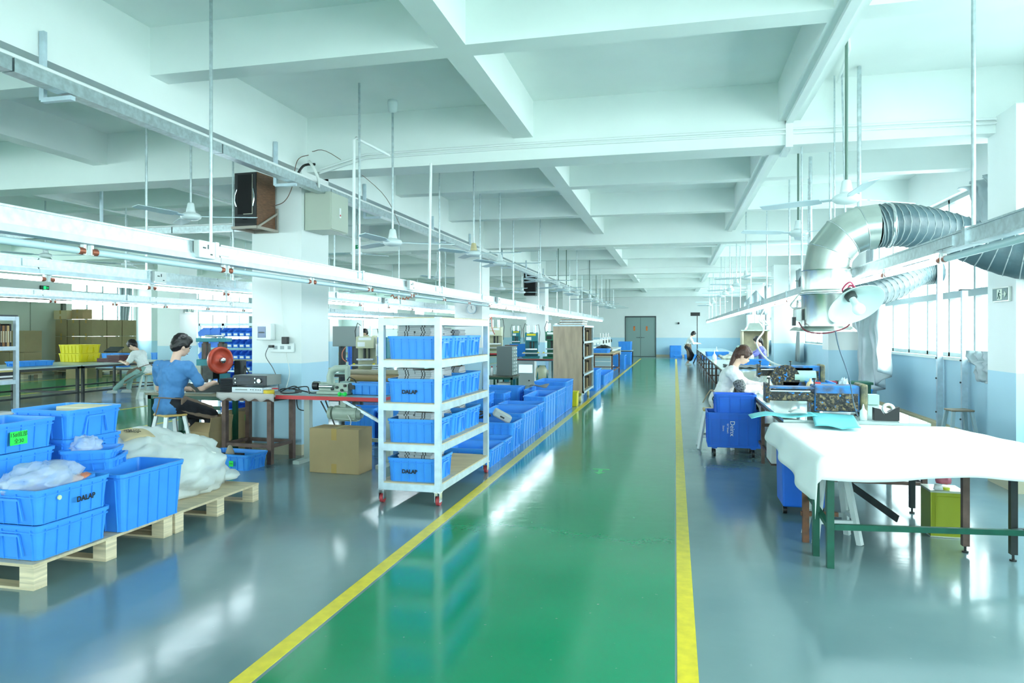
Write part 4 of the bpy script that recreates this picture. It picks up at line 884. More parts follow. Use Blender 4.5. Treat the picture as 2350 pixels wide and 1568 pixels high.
fl_ = MB().lathe([(.155, -.03), (.168, -.03), (.172, 0), (.168, .03), (.14, .03), (.135, .012), (.06, .004), (.05, .03), (.001, .03)], (0, 0, 0), 36, T).lathe([(.155, -.03), (.13, -.028), (.001, -.02)], (0, 0, 0), 36, T).build('flywheel', mat('orange red enamel', (196, 74, 52), .35, var=.12), pr_)
MB().lathe([(.001, .09), (.016, .09), (.02, .075), (.034, .07), (.038, .03), (.001, .03)], (0, 0, 0), 16, T).build('hub_nut', STEEL, fl_)
MB().cyl(c0 - ax * .2, c0 + ax * .0, .03, None, 12).build('crankshaft', BSTEEL, pr_)
MB().box(.2, .3, .1, .24, .12, .4).build('drive_motor', BSTEEL, pr_, .01); MB().tube([(.1, .1, .3), (.2, .16, .36), (.3, .2, .33), (.36, .2, .22)], .008, 6).build('hose', BLACK, pr_)
MB().box(.13, .22, -.12, -.02, .12, .24).build('guide_bush', TEAL, pr_)
tb = BLACK
for i in range(9): tag(MB().box(-5.5, -5.3, 7.6, 7.85, .722 + i * .021, .741 + i * .021).build('dark_pad', mat('charcoal foam', (52, 56, 62), .8), None, .003), (nth(8 - i) + ' charcoal pad from the top of the stack right of the press'), 'pad', 'charcoal pads right of the press')
tag(MB().box(-5.27, -5.19 + .12, 7.75, 8.0, .722, .87).build('dark_bundle', mat('black leather', (40, 42, 46), .5), None, .02), 'black leather bundle between press bench and pillar', 'bundle')
# ---- A-frame rack of open bins
bb = MB(); w_, d_, h_ = .05, .1, .13
bb.add([(-w_, d_, 0), (w_, d_, 0), (w_, d_, h_), (-w_, d_, h_), (-w_ * .9, -d_, 0), (w_ * .9, -d_, 0), (w_ * .95, -d_ * 1.15, h_ * .45), (-w_ * .95, -d_ * 1.15, h_ * .45), (w_, -d_ * .2, h_), (-w_, -d_ * .2, h_)],
       [(0, 1, 2, 3), (1, 0, 4, 5), (5, 4, 7, 6), (0, 3, 9, 7, 4), (1, 5, 6, 8, 2)])
bb.add([(-w_ * .9, d_ * .93, .006), (w_ * .9, d_ * .93, .006), (w_ * .9, d_ * .93, h_), (-w_ * .9, d_ * .93, h_), (-w_ * .84, -d_ * .95, .006), (w_ * .84, -d_ * .95, .006), (w_ * .88, -d_ * 1.1, h_ * .45), (-w_ * .88, -d_ * 1.1, h_ * .45), (w_ * .9, -d_ * .2, h_), (-w_ * .9, -d_ * .2, h_)],
       [(3, 2, 1, 0), (4, 0, 1, 5), (6, 7, 4, 5), (7, 9, 3, 0, 4), (2, 8, 6, 5, 1)])
binm = bb.mesh('bin'); binm.materials.append(mat('bin blue', (60, 132, 236), .35)); plm = MB().box(-.03, .03, -.112, -.106, .015, .045).mesh('label_plate'); plm.materials.append(WPVC)
bx0, bx1, by = -7.12, -5.65, 9.35
br = thing('bin_rack', 'galvanised frame rack holding rows of small blue open bins behind the press', 'rack', (0, 0, 0))
for x in (bx0, bx0 + .42, bx1):
    MB().box(x - .018, x + .018, by - .02, by + .02, 0.03, 1.62).build('post', ALU, br)
MB().box(bx0, bx1, by - .02, by + .02, 1.58, 1.62).build('top_bar', ALU, br); MB().box(bx0 - .02, bx0 + .02, by, by + .5, 1.58, 1.62).build('top_bar', ALU, br); MB().box(bx0 - .018, bx0 + .018, by + .46, by + .5, .03, 1.6).build('post', ALU, br)
MB().bar((bx0 - .1, by - .15, .2), (bx1, by - .15, .2), .04).build('bottom_bar', ALU, br)
rows = [1.42, 1.25, 1.08, .91, .745, .43, .28]
for ri, z in enumerate(rows):
    MB().box(bx0 + .05, bx1, by + .07, by + .09, z, z + .06).build('bin_rail', DKGREEN, br)
    for k in range(9):
        x = bx0 + .52 + k * .104
        o = tag(link('open_bin', binm, None, 0, (x, by - .04, z)), nth(k) + ' bin from the left on shelf row ' + nth(ri) + ' of the frame rack', 'bin', 'small blue bins on the frame rack'); link('label_plate', plm, o)
    if ri < 5:
        for k in range(2):
            o = tag(link('open_bin', binm, None, 0, (bx0 + .12 + k * .17, by + .0, z)), ('outer' if k == 0 else 'inner') + ' sideways bin at the left end of rack row ' + nth(ri), 'bin', 'sideways bins of the frame rack'); o.rotation_euler = (0, 0, -pi / 2); link('label_plate', plm, o)
# ---- wooden-backed shelf rack at the far left
t = thing('shelf_rack', 'galvanised rack with wooden panels and dark books at the left edge', 'rack', (-8.0, 7.1, 0), pi / 2)
for x in (-.045, -.95):
    for y in (0, .5): MB().box(x, x + .045, y, y + .045, 0.1, 1.68).build('post', ALU, t)
for z in (.42, .84, 1.26, 1.63):
    MB().box(-.905, -.045, .003, .03, z, z + .05).build('front_rail', ALU, t); MB().box(-.9, -.05, .031, .495, z + .03, z + .042).build('shelf_board', PLY, t)
MB().box(-.9, -.05, .5, .51, .15, 1.64).build('back_panel', PLYP, t); MB().box(-.9, -.88, .03, .5, .15, 1.6).build('side_panel', PLYP, t)
MB().box(-.4, 0, .02, .3, 1.683, 1.7).build('top_item', DGREY, t)
bkc = [(40, 38, 40), (196, 160, 110), (60, 44, 40), (150, 104, 60), (38, 40, 46), (90, 60, 44)]
x = -8.07
for i in range(14):
    w2 = random.uniform(.018, .032); c = bkc[i % 6]; h = random.uniform(.26, .3)
    yy = x + 15.1
    o = tag(MB().box(-8.3, -8.04, yy - w2, yy, 1.302, 1.302 + h).build('book', mat('book %d' % (i % 6), c, .6), None, .002), nth(i) + ' book from the far end on the top shelf of the left rack', 'book', 'dark books on the left rack')
    MB().box(-8.04, -8.038, yy - w2 * .8, yy - w2 * .2, 1.36, 1.5).build('spine_label', mat('spine cream', (200, 190, 160), .6), o); x -= w2 + .003
for i in range(7):
    c = [(230, 232, 234), (200, 186, 120), (40, 46, 50), (40, 46, 50), (236, 236, 236), (60, 64, 66), (210, 214, 216)][i]
    tag(MB().box(-8.32, -8.03, 6.55 + .01 * (i % 3), 7.04, .883 + (6 - i) * .022, .903 + (6 - i) * .022).build('folder', mat('folder %d' % i, c, .6)), nth(i) + ' flat folder from the top on the middle shelf of the left rack', 'folder', 'flat folders on the left rack')
tag(MB().box(-8.2, -8.03, 6.5, 7.04, .462, .5).build('paper_pile', mat('white sheets', (226, 230, 232), .7)), 'white sheets on the low shelf of the left rack', 'paper')
# ---- long tables and things at the far left
LT = mat('long table top', (176, 194, 190), .3)
table('long_table', 'long grey-topped work table, nearer one by the left rack', -14.2, -12.4, 9.9, 12.45, .77, LT, BSTEEL, leg=.05, bars=(.18,)); table('long_table', 'long grey-topped work table where the woman in white sits', -14.2, -12.4, 12.5, 15.3, .77, LT, BSTEEL, leg=.05, bars=(.18,))
crate(-13.35, -12.9, 11.5, 12.3, .775, .1, 'flat light blue tray crate alone on the long table', nl=5)
crate(-14.1, -13.45, 13.5, 14.1, .775, .2, 'lower yellow crate of the pair on the far long table', 'yellow crates', m=YELC); crate(-14.1, -13.45, 13.5, 14.1, .98, .2, 'upper yellow crate of the pair on the far long table', 'yellow crates', m=YELC)
t = thing('tin_cup', 'red and white tub with a yellow brush beside the left rack', 'tub', (-12.55, 10.6, .772)); MB().lathe([(.001, 0), (.07, 0), (.085, .16), (.09, .17), (.08, .17), (.001, .16)], (0, 0, 0), 18).build('tub', mat('red tub', (214, 46, 50), .3), t); MB().lathe([(.079, .04), (.084, .1)], (0, 0, 0), 18).build('white_band', WPVC, t); MB().cyl((0, 0, .1), (-.04, 0, .26), .01, None, 8).build('brush', YELC, t)
MR = mat('maroon board', (84, 34, 42), .5)
for i in range(6): tag(MB().box(-12.85, -12.5, 13.62, 13.98, .773 + i * .028, .798 + i * .028).build('maroon_box', MR, None, .003), nth(5 - i) + ' flat maroon box from the top beside the seated woman', 'box', 'flat maroon boxes by the seated woman')
tag(MB().box(-13.2, -12.9, 13.7, 13.95, .773, .86).build('maroon_box', MR, None, .003), 'separate small maroon box left of the maroon pile', 'box')
tag(MB().cbox((-12.62, 13.3, .776), (.34, .4, .006), .1).build('white_sheet', mat('white sheets', (226, 230, 232), .7)), 'white sheet the seated woman in white works on', 'sheet')
# cartons
def heap(x0, y0, nx, ny, nz, w_, l_, h_, z0, what, m):
    for k in range(nz):
        lv = ['bottom', 'middle', 'top'][k] if nz == 3 else ['lower', 'upper'][k]
        for i in range(nx):
            for j in range(ny):
                if 0 < i < nx - 1 and 0 < j < ny - 1: continue
                if i < nx - 1 and j > 0: continue
                nm = ('corner one' if i == nx - 1 and j == 0 else (nth(nx - 2 - i) + ' left of corner' if j == 0 else nth(j - 1) + ' behind corner'))
                carton(x0 + i * w_ + .015, x0 + (i + 1) * w_ - .015, y0 + j * l_ + .02, y0 + (j + 1) * l_ - .02, z0 + k * h_, h_ - .01, '%s row carton, %s, %s' % (lv, nm, what), 'cartons ' + what, m, False, random.uniform(-.03, .03), parts=False, tape=k > 0)
heap(-20.6, 19.6, 3, 3, 3, .5, .68, .58, .16, 'in the block by left windows', CARD2)
pl = thing('wooden_pallet', 'wooden pallet under the big carton block before the left windows', 'pallet', (-19.85, 20.6, 0)); MB().box(-.8, .8, -1.05, 1.05, .12, .15).build('deck', PLYE, pl)
for x in (-.7, 0, .7):
    for y in (-1, 0, 1): MB().box(x - .08, x + .08, y * .9 - .08, y * .9 + .08, 0, .12).build('block', PLYE, pl)
carton(-20.2, -19.75, 19.9, 20.3, 1.91, .34, 'single carton standing on top of the big carton block', parts=False); carton(-20.85, -20.3, 19.8, 20.2, 1.91, .3, 'pale carton on the back left of the big carton block', m=CARDIN, parts=False)
heap(-20.9, 17.65, 2, 1, 2, .6, .66, .68, .16, 'in the stack at freight doors', CARD2)
pl = thing('wooden_pallet', 'wooden pallet under the cartons by the freight doors', 'pallet', (-20.3, 17.98, 0)); MB().box(-.6, .6, -.35, .35, .12, .15).build('deck', PLYE, pl)
for x in (-.5, .5):
    for y in (-.25, .25): MB().box(x - .08, x + .08, y - .08, y + .08, 0, .12).build('block', PLYE, pl)
carton(-18.7, -17.9, 18.2, 18.8, 0, .42, 'lone carton on the floor beyond the long table', m=CARD2, parts=False)
carton(-20.0, -19.2, 14.9, 15.5, 0, .42, 'carton on the floor seen below the near long table', m=CARD2, parts=False)
stool('wooden_stool', 'wooden stool with pale legs the seated woman in white sits on', (-11.35, 13.25, 0), .3, .56, leg_m=mat('pale green legs', (196, 208, 200), .5))
stool('wooden_stool', 'yellow-topped stool with white legs the man in blue sits on', (-5.6, 6.85, 0), -.45, .56)
t = thing('pallet_jack', 'pallet jack with a black loop handle standing by the curtain', 'pallet jack', (-14.6, 17.6, 0))
MB().tube([(0, 0, .3), (-.05, .05, .95)], .022, 8).build('tiller', DGREY, t)
MB().tube([(-.05, .05, .92), (-.18, .05, 1.08), (-.2, .05, 1.25), (-.1, .05, 1.33), (-.05, .05, 1.28), (0, .05, 1.33), (.1, .05, 1.25), (.08, .05, 1.08), (-.05, .05, .92)], .02, 8).build('handle', BLACK, t)
MB().box(-.15, .15, -.1, .1, .05, .4).build('pump', DGREY, t); MB().box(-.25, -.1, .1, 1.1, .05, .1).box(.1, .25, .1, 1.1, .05, .1).build('forks', mat('fork yellow', (200, 180, 40), .5), t); MB().cyl((-.06, 0, .08), (.06, 0, .08), .08, None, 14).build('wheel', BLACK, t)
crate(-17.2, -16.5, 18.0, 18.5, .395, .42, 'blue crate with a dark laptop on it behind the seated woman', nl=4); crate(-15.6, -15.0, 18.2, 18.8, .4, .44, 'blue crate beside the pallet jack', nl=4)
table('side_table', 'small table holding blue crates behind the seated woman', -17.3, -14.9, 17.9, 18.9, .4 if False else .39, LT, BSTEEL, bars=())
t = MB().cbox((-16.9, 18.2, .93), (.5, .3, .03), 0, .5).build('laptop_lid', BLACK); tag(t, 'dark open lid resting on the blue crate behind the woman', 'laptop')
# curtain strips on the left wall
def curtain(label, fn, nu=26, nv=14, m=None, th=.006): return tag(MB().grid(fn, nu, nv, th).build('curtain', m or SILVERCLOTH), label, 'curtain')
curtain('silver curtain gathered beside the left windows near the pallet jack', lambda u, v: (-20.75 + .06 * sin(u * 24), 22.6 + .9 * u * (.5 + .5 * abs(v - .55)), 3.25 - 2.6 * v))
curtain('silver curtain between the farther left windows', lambda u, v: (-20.75 + .06 * sin(u * 24), 30.9 + .7 * u, 3.25 - 2.4 * v))
curtain('silver curtain at the far edge of the left windows by the pillar', lambda u, v: (-20.75 + .06 * sin(u * 24), 24.5 + .5 * u, 3.25 - 2.4 * v))
# ================================================================ right side
GLTOP = mat('glass table top', (196, 216, 214), .05, spec=.8)
nr = 7; ys = [6.52, 10.2, 13.9, 17.6, 21.3, 25.0, 28.7, 32.6]
for i in range(nr):
    t = table('glue_table', nth(i) + ' glass-topped glue table from the near end of the right row', .93, 2.1, ys[i], ys[i + 1] - .04, .72, GLTOP, BROWN, leg=.04, bars=(.2,), group='glass-topped glue tables')
    for k in range(1, 2):
        for x in (-.545, .545): y = 0; MB().box(x - .018, x + .018, y - .018, y + .018, 0, .69).build('leg', BROWN, t)
    MB().box(-.59, .59, -1.82, 1.8, .685, .697).build('under_board', mat('dark board edge', (90, 76, 60), .6), t)
# white cloth table in front
wt_ = thing('work_table', 'steel table with mixed green and brown legs under the white cloth', 'table', (0, 0, 0))
FLc, FRc, BRc, BLc = V((.885, 4.71, 0)), V((2.55, 5.02, 0)), V((2.2, 6.44, 0)), V((.825, 6.42, 0))
def quad_top(b, z0, z1, pts): return b.prism([(p.x, p.y) for p in pts], z0, z1)
quad_top(MB(), .665, .69, [FLc, FRc, BRc, BLc]).build('table_top', PLY, wt_)
for p, m_, nm in ((G(1905, 1303), DKGREEN, ''), (G(1872, 1275), DKGREEN, ''), (G(1838, 1243), RUST, ''), (G(2215, 1268), BROWN, ''), (G(2325, 1288), BSTEEL, ''), (G(2093, 1178), BSTEEL, ''), (G(2040, 1100), BSTEEL, '')):
    s_ = .021 if m_ != BSTEEL else .02; p.x = max(p.x, .905); MB().box(p.x - s_, p.x + s_, p.y - s_, p.y + s_, .0 if m_ in (DKGREEN, RUST) else .045, .665).build('leg', m_, wt_)
    if m_ not in (DKGREEN, RUST): MB().cyl((p.x, p.y, 0), (p.x, p.y, .05), .008, None, 8).cyl((p.x, p.y, 0), (p.x, p.y, .01), .02, None, 10).build('levelling_foot', BSTEEL, wt_)
A_, B2_, C2_ = G(1905, 1303), G(2325, 1288), G(1838, 1243)
MB().bar((A_.x + .02, A_.y, .26), (2.15, A_.y + .28, .22), .03, .035).build('crossbar', DKGREEN, wt_); MB().bar((2.1, A_.y + .3, .22), (2.6, A_.y + .55, .2), .03, .03).build('crossbar', BSTEEL, wt_)
MB().bar((C2_.x, C2_.y, .2), (C2_.x + .25, C2_.y + .03, .2), .03).build('crossbar', RUST, wt_); MB().bar((A_.x, A_.y, .25), (.93, 5.3, .33), .03).build('crossbar', DKGREEN, wt_)
MB().bar((1.12, 5.9, .45), (1.5, 5.3, .2), .012, .05).build('brace', BSTEEL, wt_); MB().bar((1.1, 6.35, .3), (1.93, 6.35, .3), .03).build('crossbar', BSTEEL, wt_)
def cloth(u, v):
    # u across (left to right), v from back to front, with overhang on the left and the front
    U = u * 1.16 - .14; Vv = v * 1.13; a = max(0, min(1, U)); b = max(0, min(1, Vv))
    p = BLc.lerp(BRc, a).lerp(FLc.lerp(FRc, a), b); z = .703 + .004 * noise.noise(V((p.x * 5, p.y * 5, 0))) 
    if a > .93: z -= .0
    ol = max(0, -U) * 1.5; of = max(0, Vv - 1) * 1.6
    nx = -ol * .25; drop = 0
    if ol > 0: drop = max(drop, ol * (.55 + .75 * b)); p = p + V((-.012 - ol * (.22 + .1 * sin(b * 17)), 0, 0))
    if of > 0:
        dd = of * (.62 + .08 * sin(a * 9)); p = p + V((0, -.012 - of * .08, 0)); drop = max(drop, dd) if ol == 0 else (drop + dd) * .95
    if ol > 0 and of > 0: p = p + V((.05 * ol, .05 * of, 0))
    return (p.x, p.y, z - drop)
tag(MB().grid(cloth, 48, 44, .004).build('white_cloth', mat('white felt cloth', (230, 234, 234), .85, bump=.15, bscale=6)), 'white felt cloth draped over the near right table, hanging in a corner point', 'tablecloth')
BLC = mat('turquoise sheet', (112, 208, 216), .45)
q1, q2, q3, q4 = G(1870, 984, .71), G(1976, 991, .71), G(1958, 956, .73), G(1862, 949, .75)
tag(MB().grid(lambda u, v: tuple(q1.lerp(q2, u).lerp(q4.lerp(q3, u), v) + V((0, 0, .012 + .02 * abs(sin(u * 4.2 + .6)) * (1 - v)))), 20, 14, .004).build('turquoise_sheet', BLC), 'curled turquoise leather sheet on the back edge of the white cloth', 'leather sheet')
tag(MB().grid(lambda u, v: (.66 + .55 * u, 6.5 + .3 * v + .02 * u, .752 + .01 * sin(u * 8) - .09 * max(0, .3 - u)), 20, 8, .004).build('turquoise_sheet', BLC), 'long turquoise leather sheet hanging over the left end of the glass table', 'leather sheet')
tag(MB().grid(lambda u, v: (1.0 + .14 * u, 6.6 + .12 * v, .775 + .03 * sin(u * 3.1) * sin(v * 3.1)), 8, 6, .006).build('grey_rag', mat('grey rag', (190, 196, 194), .9)), 'crumpled grey rag on the long turquoise sheet', 'rag')
def crust():
    m = mat('dried glue crust', (24, 26, 28), .45, col2=(138, 120, 84), scale=36, bump=1.0, bscale=30); nt = m.node_tree
    if 'blue specks' in nt.nodes: return m
    b = nt.nodes['Principled BSDF']; l = b.inputs['Base Color'].links[0].from_socket
    l.node.color_ramp.elements[0].position = .5; l.node.color_ramp.elements[1].position = .66
    n = nt.nodes.new('ShaderNodeTexNoise'); n.name = 'blue specks'; n.inputs['Scale'].default_value = 26; r = nt.nodes.new('ShaderNodeValToRGB'); r.color_ramp.elements[0].position = .6; r.color_ramp.elements[1].position = .64
    nt.links.new(nt.nodes['Mapping'].outputs[0], n.inputs['Vector']); nt.links.new(n.outputs['Color'], r.inputs[0])
    x = nt.nodes.new('ShaderNodeMixRGB'); x.inputs[2].default_value = rgb(20, 130, 214); nt.links.new(r.outputs[0], x.inputs[0]); nt.links.new(l, x.inputs[1]); nt.links.new(x.outputs[0], b.inputs['Base Color'])
    return m
def roller(loc, rz, label, flip=False, withmotor=False, w_=.9):
    t = thing('gluing_machine', label, 'gluing machine', loc, rz)
    GR = mat('glue crusted machine', (30, 128, 206), .5, col2=(74, 66, 50), scale=9, bump=.6, bscale=20); CRU = crust()
    MB().box(-w_ / 2, .0, -.1, .1, .12, .2).build('roller_bed', CRU, t, .01)
    MB().box(-w_ / 2, .0, -.11, .1, .235, .25).build('top_guard', GR, t, .004)
    MB().cyl((-w_ / 2 + .03, -.07, .21), (-.06, -.07, .21), .02, None, 16).build('chrome_roller', STEEL, t); MB().cyl((-w_ / 2 + .03, -.03, .17), (-.04, -.03, .17), .03, None, 16).build('glue_roller', BSTEEL, t)
    MB().box(-w_ / 2 - .015, -w_ / 2 + .02, -.11, .11, .1, .28).build('end_plate', CRU, t, .005)
    MB().box(-.03, .36, -.12, .13, .03, .27).build('gear_housing', GR, t, .012); MB().box(-.02, .34, -.126, -.12, .04, .2).build('glue_crust', CRU, t, .003)
    MB().box(.36, .42, -.15, .15, .0, .29).build('end_housing', mat('crusted pale housing', (150, 140, 100), .5, col2=(60, 70, 66), scale=9, bump=.5), t, .02)
    MB().box(-.06, .02, -.1, .1, -.02, .12).build('pedestal', CRU, t, .01)
    for x in (-w_ / 2 + .02, -.02): MB().cyl((x, -.05, .25), (x, -.05, .32), .007, None, 8).cyl((x, -.05, .32), (x, -.05, .335), .024, .018, 12).build('screw_knob', BSTEEL, t)
    if withmotor:
        MB().cyl((.0, -.2, .12), (.28, -.2, .12), .09, None, 18).box(.02, .26, -.12, .0, .12, .24).build('motor', mat('pale green motor', (172, 206, 190), .4), t)
        MB().cyl((-.12, -.28, .1), (-.12, .0, .1), .19, .17, 20).build('belt_cover', CRU, t)
        MB().box(-.15, .5, -.28, .1, -.02, .05).build('tray', GR, t)
    return t
roller((1.29, 7.05, .725), 0, 'blue glue-crusted roller gluing machine nearest on the right tables', w_=.88)
roller((1.62, 10.6, .74), .0, 'blue gluing machine with pale green motor farther along the right tables', withmotor=True, w_=-1.0 if False else .9).rotation_euler = (0, 0, 0)
crate(1.06, 1.5, 6.62, 6.88, .725, .07, 'low light blue tray beneath the nearest gluing machine', nl=3) if False else None
tag(MB().lathe([(.001, 0), (.05, 0), (.05, .1), (.04, .13), (.015, .15), (.012, .18), (.001, .18)], (1.66, 9.4, .722), 14).build('glue_bottle', mat('amber bottle', (226, 206, 160), .3)), 'small amber squeeze bottle in front of the pale green motor', 'bottle')
tag(MB().box(1.72, 1.8, 9.5, 9.54, .722, .85).build('red_carton', RED), 'small red and white carton beside the amber bottle', 'carton')
crate(1.75, 2.07, 9.9, 10.5, .722, .09, 'low blue tray crate beyond the near gluing machine', nl=3)
tag(MB().box(1.35, 1.95, 9.25, 9.36, .722, .76).build('wood_strip', mat('glue stained wood', (210, 198, 150), .6, var=.3), None, .004), 'glue-stained pale wooden strip on the glass table', 'strip')
lump('plastic_bag', (1.82, 8.35, .8), (.06, .09, .08), CLEAR, 'white plastic bag standing up behind the nearest gluing machine', 'plastic bag', 24, 14, .35, 3, 4); bpy.data.objects['plastic_bag.002'].scale = (1, 1, 2.0) if 'plastic_bag.002' in bpy.data.objects else (1, 1, 1)
tag(MB().box(1.98, 2.09, 8.0, 8.12, .722, .83).build('switch_box', mat('pale green box', (176, 206, 196), .5), None, .006), 'small pale green switch box on the glass table edge', 'switch box')
# tape dispenser, bottle
t = thing('tape_dispenser', 'black tape dispenser with a white roll at the near glass table end', 'tape dispenser', (1.79, 6.66, .722))
MB().prism([(-.1, 0), (.1, 0), (.1, .12), (.07, .11), (-.02, .05), (-.05, .1), (-.1, .11)], -.035, .035, M.Rotation(pi / 2, 4, 'X')).build('body', BLACK, t); MB().lathe([(.03, -.02), (.05, -.02), (.05, .02), (.03, .02), (.03, -.02)], (0, 0, 0), 22, M.Translation((.02, 0, .1)) @ M.Rotation(pi / 2, 4, 'X')).build('tape_roll', WPVC, t)
t = thing('squeeze_bottle', 'small clear squeeze bottle beside the black tape dispenser', 'bottle', (1.6, 6.62, .722)); MB().lathe([(.001, 0), (.03, 0), (.03, .08), (.012, .1), (.01, .11), (.001, .11)], (0, 0, 0), 14).build('body', mat('milky bottle', (226, 240, 240), .2, alpha=.8), t); MB().lathe([(.001, .14), (.003, .14), (.01, .11), (.001, .11)], (0, 0, 0), 10).build('nozzle', WPVC, t)
cable('grey cable hanging from the lamp shade down to the glass table', [(1.36, 6.55, 1.5), (1.4, 6.6, 1.35), (1.5, 6.7, 1.1), (1.56, 6.78, .85), (1.6, 6.8, .73)], mat('blue grey cable', (90, 106, 124), .5), .006)
# glue table goods farther on
for i, (x, y, lb) in enumerate(((1.3, 23.0, 'blue tray crate on the far end of the glass tables'), (1.75, 17.0, 'small light blue crate halfway along the glass tables'))): crate(x - .35, x + .35, y - .3, y + .3, .722, .12, lb, nl=4)
for i, (x, y, lb) in enumerate(((1.05, 19.8, 'white squeeze bottle near the table edge, halfway'), (1.35, 24.2, 'white squeeze bottle beside the far blue tray crate'), (1.15, 14.2, 'white conical bottle near the woman in white'))):
    t = thing('squeeze_bottle', lb, 'bottle', (x, y, .722)); MB().lathe([(.001, 0), (.06, 0), (.055, .1), (.02, .16), (.001, .16)], (0, 0, 0), 12).build('body', WPVC, t); MB().lathe([(.015, .16), (.004, .26), (.001, .26)], (0, 0, 0), 8).build('nozzle', WPVC, t)
tag(MB().grid(lambda u, v: (1.05 + .8 * u, 15.2 + 1.2 * v, .74 + .04 * noise.noise(V((u * 6, v * 6, 0)))), 14, 12, .01).build('dark_strips', mat('dark leather strips', (44, 62, 66), .5)), 'heap of dark leather strips on the glass tables', 'leather')
tag(MB().grid(lambda u, v: (1.3 + .8 * u, 20.2 + 2.5 * v, .75 + .06 * noise.noise(V((u * 7, v * 7, 2)))), 16, 14, .02).build('leather_offcuts', mat('pale offcuts', (170, 176, 164), .7, var=.4, scale=5)), 'pale tangled offcuts on the far glass tables', 'offcuts')
lump('plastic_bag', (1.75, 18.6, .81), (.2, .25, .16), CLEAR, 'clear plastic bag lying beside the pale offcuts', 'plastic bag', 20, 12, .3, 3, 14)
# ---- cart with blue crates
ct = thing('dolly', 'blue four-wheel dolly under the stacked crates beside the seated woman', 'dolly', (.68, 8.85, 0))
MB().box(-.3, .3, -.22, .22, .115, .14).build('deck', BLUE2, ct, .006)
for x in (-.22, .22):
    for y in (-.17, .17):
        c = MB().box(x - .03, x + .03, y - .03, y + .03, .1, .115).build('caster_fork', BLUE2, ct); MB().cyl((x - .014, y, .045), (x + .014, y, .045), .045, None, 14).build('wheel', BLACK, c)
cA = crate(.37, .99, 8.62, 9.08, .14, .39, 'lower deep blue crate with white lettering on the dolly', 'crates on the dolly', m=BLUE2, nl=5, taper=.97)
for i, (ln, sz) in enumerate((('Deinx', .075), ('G7 Smart', .03), ('Store', .03))):
    T_ = text('printed_logo', ln, sz, (.66 - i * .05, 8.626, .345), (pi / 2, pi / 2, 0), WPVC); T_.rotation_euler = M.Rotation(pi / 2, 4, 'X').to_euler(); T_.rotation_euler = (M.Rotation(-pi / 2, 4, 'Y') @ M.Rotation(pi / 2, 4, 'X')).to_euler() if False else (M.Rotation(pi / 2, 4, 'Y') @ M.Rotation(pi / 2, 4, 'X')).to_euler()
    T_.parent = cA; bpy.context.view_layer.update(); T_.matrix_parent_inverse = cA.matrix_world.inverted()
crate(.46, .94, 8.64, 8.98, .50, .245, 'upper deep blue crate nested on the dolly crate', 'crates on the dolly', m=BLUE2, nl=3, nw=2)
# ---- blue waste bin under the table, white stool, tin
t = thing('wheeled_bin', 'deep blue wheeled bin standing under the white cloth table', 'bin', (1.02, 6.2, 0), .0)
MB().box(-.16, .16, -.14, .2, .06, .56, None, (1.05, 1.05)).build('body', BLUE2, t, .015); MB().box(-.175, .175, -.155, .215, .545, .575).build('rim', BLUE2, t, .008)
for x in (-.14, .14): MB().cyl((x - .015, -.1, .03), (x + .015, -.1, .03), .03, None, 12).build('wheel', BLACK, t)
stool('plastic_stool', 'white legged stool standing under the white cloth table', (1.1, 5.42, 0), .1, .5, WPVC, mat('dirty white legs', (206, 214, 214), .5), w_=.11, spread=.04)
can = thing('square_tin', 'square olive green metal tin under the white cloth table', 'tin', (1.93, 5.75, 0), -.02)
OL = mat('olive gold lacquer', (150, 158, 40), .28, .35)
MB().box(-.115, .115, -.115, .115, 0, .33).build('body', OL, can, .006); MB().box(-.085, .085, -.118, -.114, .03, .3).build('pressed_panel', OL, can, .003); MB().box(-.118, .118, -.118, .118, .325, .34).box(-.118, .118, -.118, .118, 0, .01).build('rim', mat('tin rim', (190, 196, 180), .3, .6), can, .002)
MB().cyl((0, -.05, .34), (0, -.05, .355), .03, None, 14).build('cap', mat('yellow cap', (220, 226, 50), .4), can)
lump('pink_bag', (1.93, 5.74, .40), (.05, .05, .045), mat('pink bag', (222, 120, 140), .4), 'knotted pink plastic bag on the olive tin', 'plastic bag', 18, 12, .25, 3, 2)
tag(MB().lathe([(.001, .04), (.025, .035), (.032, 0), (.001, 0)], (1.87, 5.66, .345), 12).build('small_cup', WPVC), 'small white cap lying on the olive tin', 'cap')
tag(MB().box(.9, 1.15, 7.1, 7.45, .22, .46).build('white_carton', mat('pale paper', (214, 214, 210), .7), None, .01), 'pale paper carton below the near glass table', 'carton')
tag(MB().box(.9, 1.15, 7.1, 7.42, .205, .215).build('shelf_plate', BROWN), 'brown shelf plate under the near glass table', 'shelf')
tag(MB().cyl((1.0, 7.2, .46), (1.0, 7.2, .54), .04, None, 14).build('dark_tin', BSTEEL), 'small dark tin on the pale carton below the glass table', 'tin')
stool('wooden_stool', 'small brown-topped stool against the right wall', (3.65, 10.3, 0), .1, .47, mat('brown seat', (150, 134, 116), .5), mat('pale blue legs', (180, 200, 206), .5), w_=.14, spread=.03)
